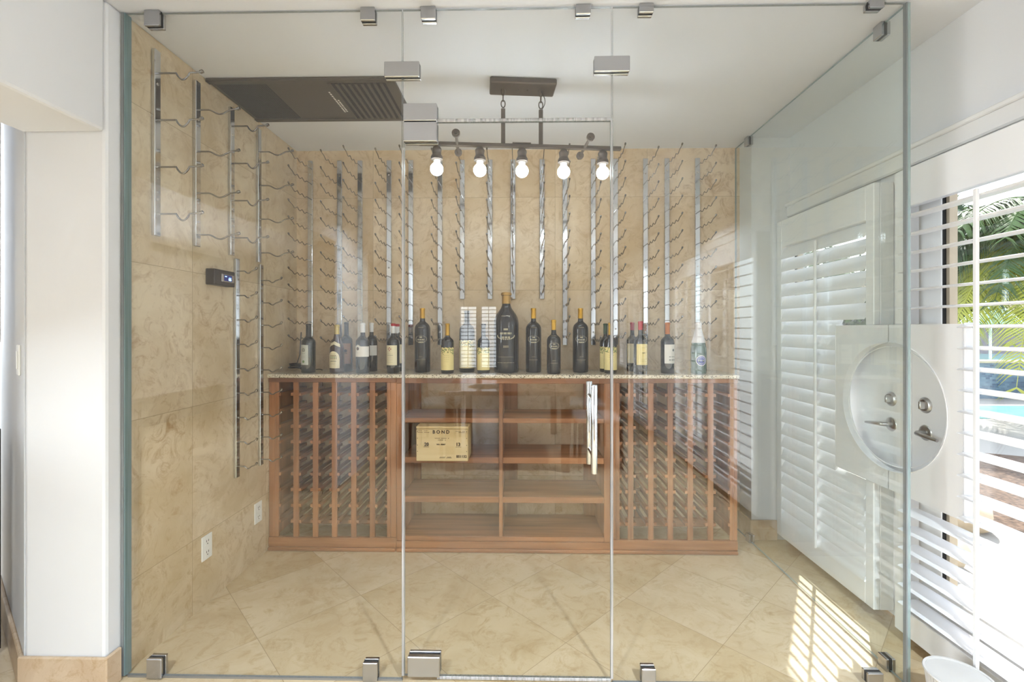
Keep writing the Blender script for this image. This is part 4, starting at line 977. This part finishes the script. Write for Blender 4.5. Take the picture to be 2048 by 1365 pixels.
# recessed downlights of the room, their reflections show in the glass
for i, (x, y) in enumerate(((-.91, -.45), (1.04, -.45), (-.91, -1.75), (1.04, -1.75), (-.91, -3.1), (1.04, -3.1))):
    t = thing('recessed_downlight', '%s recessed ceiling downlight of the %s row behind the camera' % (('nearest', 'middle', 'farthest')[i//2], ('left', 'right')[i % 2]), 'ceiling light', (x, y, CZ), group='recessed downlights behind the camera')
    MB().lathe([(.055, -.004), (.085, -.006), (.088, 0)], n=28).build('trim_ring', 'trim', t, local=True)
    MB().lathe([(.0001, -.0025), (.055, -.0025), (.055, -.0012)], n=24).build('lens', 'bulb', t, local=True)
    light('downlight', 'AREA', (x, y, CZ-.01), (0, 0, 0), (34, 62, 7, 7, 5, 5)[i], COOL, size=.11, shape='DISK', spread=R(125))

# ------------------------------------------------------------------ outdoors
struct(MB().box(1.861, 22, -8, 24, -.16, -.05).build('patio_ground', 'concrete'))
struct(MB().box(1.86, 2.66, -8, 6, 2.75, 2.95).build('roof_eave', 'paint'))
tag(MB().prism([(3.35, 3.0), (5.6, 3.35), (6.6, 4.3), (5.0, 5.1), (3.9, 4.3), (3.2, 3.5)], 'z', -.05, -.02).build('mulch_bed', 'mulch'), 'brown mulch bed in the patio outside the door', 'mulch bed')
def rock(label, x, y, z, r, s=1):
    rnd = random.Random(int(x*100)); m = MB(); V = []; Fs = []
    for i in range(7):
        a = PI*i/6
        for k in range(10):
            q = 2*PI*k/10; rr_ = r*(1+rnd.uniform(-.12, .12)); V.append((x+rr_*math.sin(a)*math.cos(q), y+rr_*math.sin(a)*math.sin(q), z+rr_*.7*math.cos(a)))
    for i in range(6):
        for k in range(10): Fs.append((i*10+k, i*10+(k+1) % 10, (i+1)*10+(k+1) % 10, (i+1)*10+k))
    m.add(V, Fs, True); tag(m.build('boulder', 'sand_stone'), label, 'rock')
rock('pale sandstone boulder on the patio seen low between the louvers', 3.05, 3.25, .05, .17); rock('second sandstone boulder nearer the door than the first', 2.45, 2.75, .03, .14)
sp = thing('raised_pool_wall', 'raised spa wall faced with blue mosaic tile beyond the patio', 'pool wall', (11, 9.3, -.05))
MB().box(8.6, 16, 9.3, 9.6, -.05, .66).build('tiled_face', 'mosaic', sp); MB().box(8.55, 16.05, 9.24, 9.66, .661, .70).build('coping', 'sand_stone', sp)
tag(MB().box(8.6, 16, 9.67, 12.8, .55, .66).build('spa_water', 'water'), 'pale turquoise water surface behind the blue tiled wall', 'water')
tag(MB().box(6.9, 16, 7.2, 8.35, -.05, -.035).build('pool_water', 'water'), 'turquoise pool water in front of the blue tiled wall', 'water')
tag(MB().bbox(9.9, 11.4, 8.55, 9.0, -.05, .42, .02).build('stone_bench', 'sand_stone'), 'tan stone block beside the pool at the right edge', 'bench')
um = thing('garden_umbrella', 'pale green half open umbrella on a white pole by the pool', 'umbrella', (10.6, 10.6, .66))
MB().tube([(10.6, 10.6, .66), (10.6, 10.6, 2.0)], .025, 8).build('pole', 'trim', um); MB().lathe([(.55, 1.45), (.12, 1.95), (.0001, 2.0)], (10.6, 10.6, 0), 8).build('canopy', 'awning', um)
tag(MB().bbox(10.3, 11.3, 13.2, 14, .0-.05, 1.25, .03).build('trash_bin', 'bin'), 'dark grey bin beyond the pool', 'bin')
tag(MB().bbox(9.4, 10.0, 12.9, 13.4, -.05, 1.1, .05).build('garden_cushion', 'lime_cushion'), 'lime green garden seat beyond the pool', 'seat')
hs = thing('neighbor_house', 'lavender white house beyond the garden trees', 'building', (16, 17, -.05))
MB().box(11.5, 24, 17.6, 21.6, -.05, 2.0).build('wall', 'house_wall', hs); MB().prism([(17.2, 2.0), (22, 2.0), (19.6, 3.2)], 'x', 11, 24.4).build('roof', 'house_tan', hs)
MB().box(12.5, 13.6, 17.56, 17.6, .6, 1.6).box(15, 16.1, 17.56, 17.6, .6, 1.6).build('window', 'bin', hs)
def leafcloud(name, label, cat, c, rad, n, size, mat, trunk=None, seed=0, mats2=None):
    rnd = random.Random(seed); t = thing(name, label, cat, (c[0], c[1], -.05)); m = MB()
    for i in range(n):
        while True:
            p = Vector((rnd.uniform(-1, 1), rnd.uniform(-1, 1), rnd.uniform(-1, 1)))
            if .35 < p.length < 1: break
        p = Vector((c[0]+p.x*rad[0], c[1]+p.y*rad[1], c[2]+p.z*rad[2])); u = Vector((rnd.gauss(0, 1), rnd.gauss(0, 1), rnd.gauss(0, 1))).normalized(); v = u.orthogonal().normalized()
        s = size*rnd.uniform(.6, 1.4); m.m = 1 if (mats2 and rnd.random() < .3) else 0
        m.add([p-u*s, p+v*s*.4, p+u*s, p-v*s*.4], [(0, 1, 2, 3)], False)
    m.build('foliage', [mat, mats2 or mat], t)
    MB().tube([(c[0], c[1], -.05), (c[0]+.05, c[1], c[2]*.5), (c[0], c[1], c[2])], [.12, .09, .05], 8).build('trunk', 'bark', t)
leafcloud('leafy_tree', 'dark leafy tree beyond the pool behind the palm', 'tree', (13.6, 15.4, 3.2), (2.0, 1.3, 2.6), 5200, .16, 'leaf_dark', seed=1, mats2='leaf')
leafcloud('leafy_tree', 'green bushy tree at the right edge beyond the spa', 'tree', (18.2, 14.9, 2.8), (2.3, 1.4, 2.4), 4200, .16, 'leaf', seed=2, mats2='leaf_dark')
leafcloud('leafy_tree', 'tree seen beside the tan door jamb', 'tree', (9.6, 15, 2.4), (1.8, 1.2, 1.7), 3000, .13, 'leaf_dark', seed=3, mats2='leaf')
leafcloud('round_shrub', 'round green shrub between the bins and the house', 'shrub', (16.9, 12.2, 1.0), (.8, .7, .8), 1800, .09, 'leaf', seed=4, mats2='leaf_dark')
pt = thing('palm_tree', 'tall palm with drooping yellow green fronds outside the open shutter', 'tree', (7.7, 6.5, -.05))
MB().tube([(7.7, 6.5, -.05), (7.75, 6.55, 1.6), (7.7, 6.6, 3.0)], [.14, .11, .10], 12).build('trunk', 'bark', pt)
pr_o = (7.7, 6.6, 3.0)
def frond(az, L, rise, droop, mat, seed):
    rnd = random.Random(seed); m = MB(); pts = []; c_, s_ = math.cos(az), math.sin(az)
    for i in range(25):
        f = i/24; d = L*f*(1-.18*f); z = rise*f-droop*f*f; pts.append(Vector((pr_o[0]+c_*d, pr_o[1]+s_*d, pr_o[2]+z)))
    m.tube(pts, [.022*(1-.85*i/24) for i in range(25)], 5)
    for i in range(2, 25):
        for q in range(4):
            f = (i+q/4)/24.8; k = min(23, int(f*24)); p = pts[k].lerp(pts[k+1], f*24-k if k < 23 else 1); d = (pts[k+1]-pts[k]).normalized()
            side = d.cross(Vector((0, 0, 1))).normalized(); ll = .62*math.sin(PI*(.12+.83*f))+.08
            for sg in (-1, 1):
                dr = (side*sg*.8+d*.55+Vector((0, 0, rnd.uniform(-.55, -.1)))).normalized(); wv = d*.012
                mid = p+dr*ll*.5+Vector((0, 0, .01)); tip = p+dr*ll+Vector((0, 0, -.18*ll))
                m.add([p-wv, p+wv, mid+wv, mid-wv, tip], [(0, 1, 2, 3), (3, 2, 4)], False)
    return m.build('frond', mat, pt)
rnd = random.Random(11)
for i in range(42):
    az = 2*PI*i*5/42+rnd.uniform(-.1, .1); lv = i % 3
    frond(az, rnd.uniform(1.9, 2.5), (.9, .35, -.1)[lv], (1.3, 1.8, 2.0)[lv]*rnd.uniform(.85, 1.15), ('leaf', 'leaf_dark', 'leaf_yellow')[lv], i)
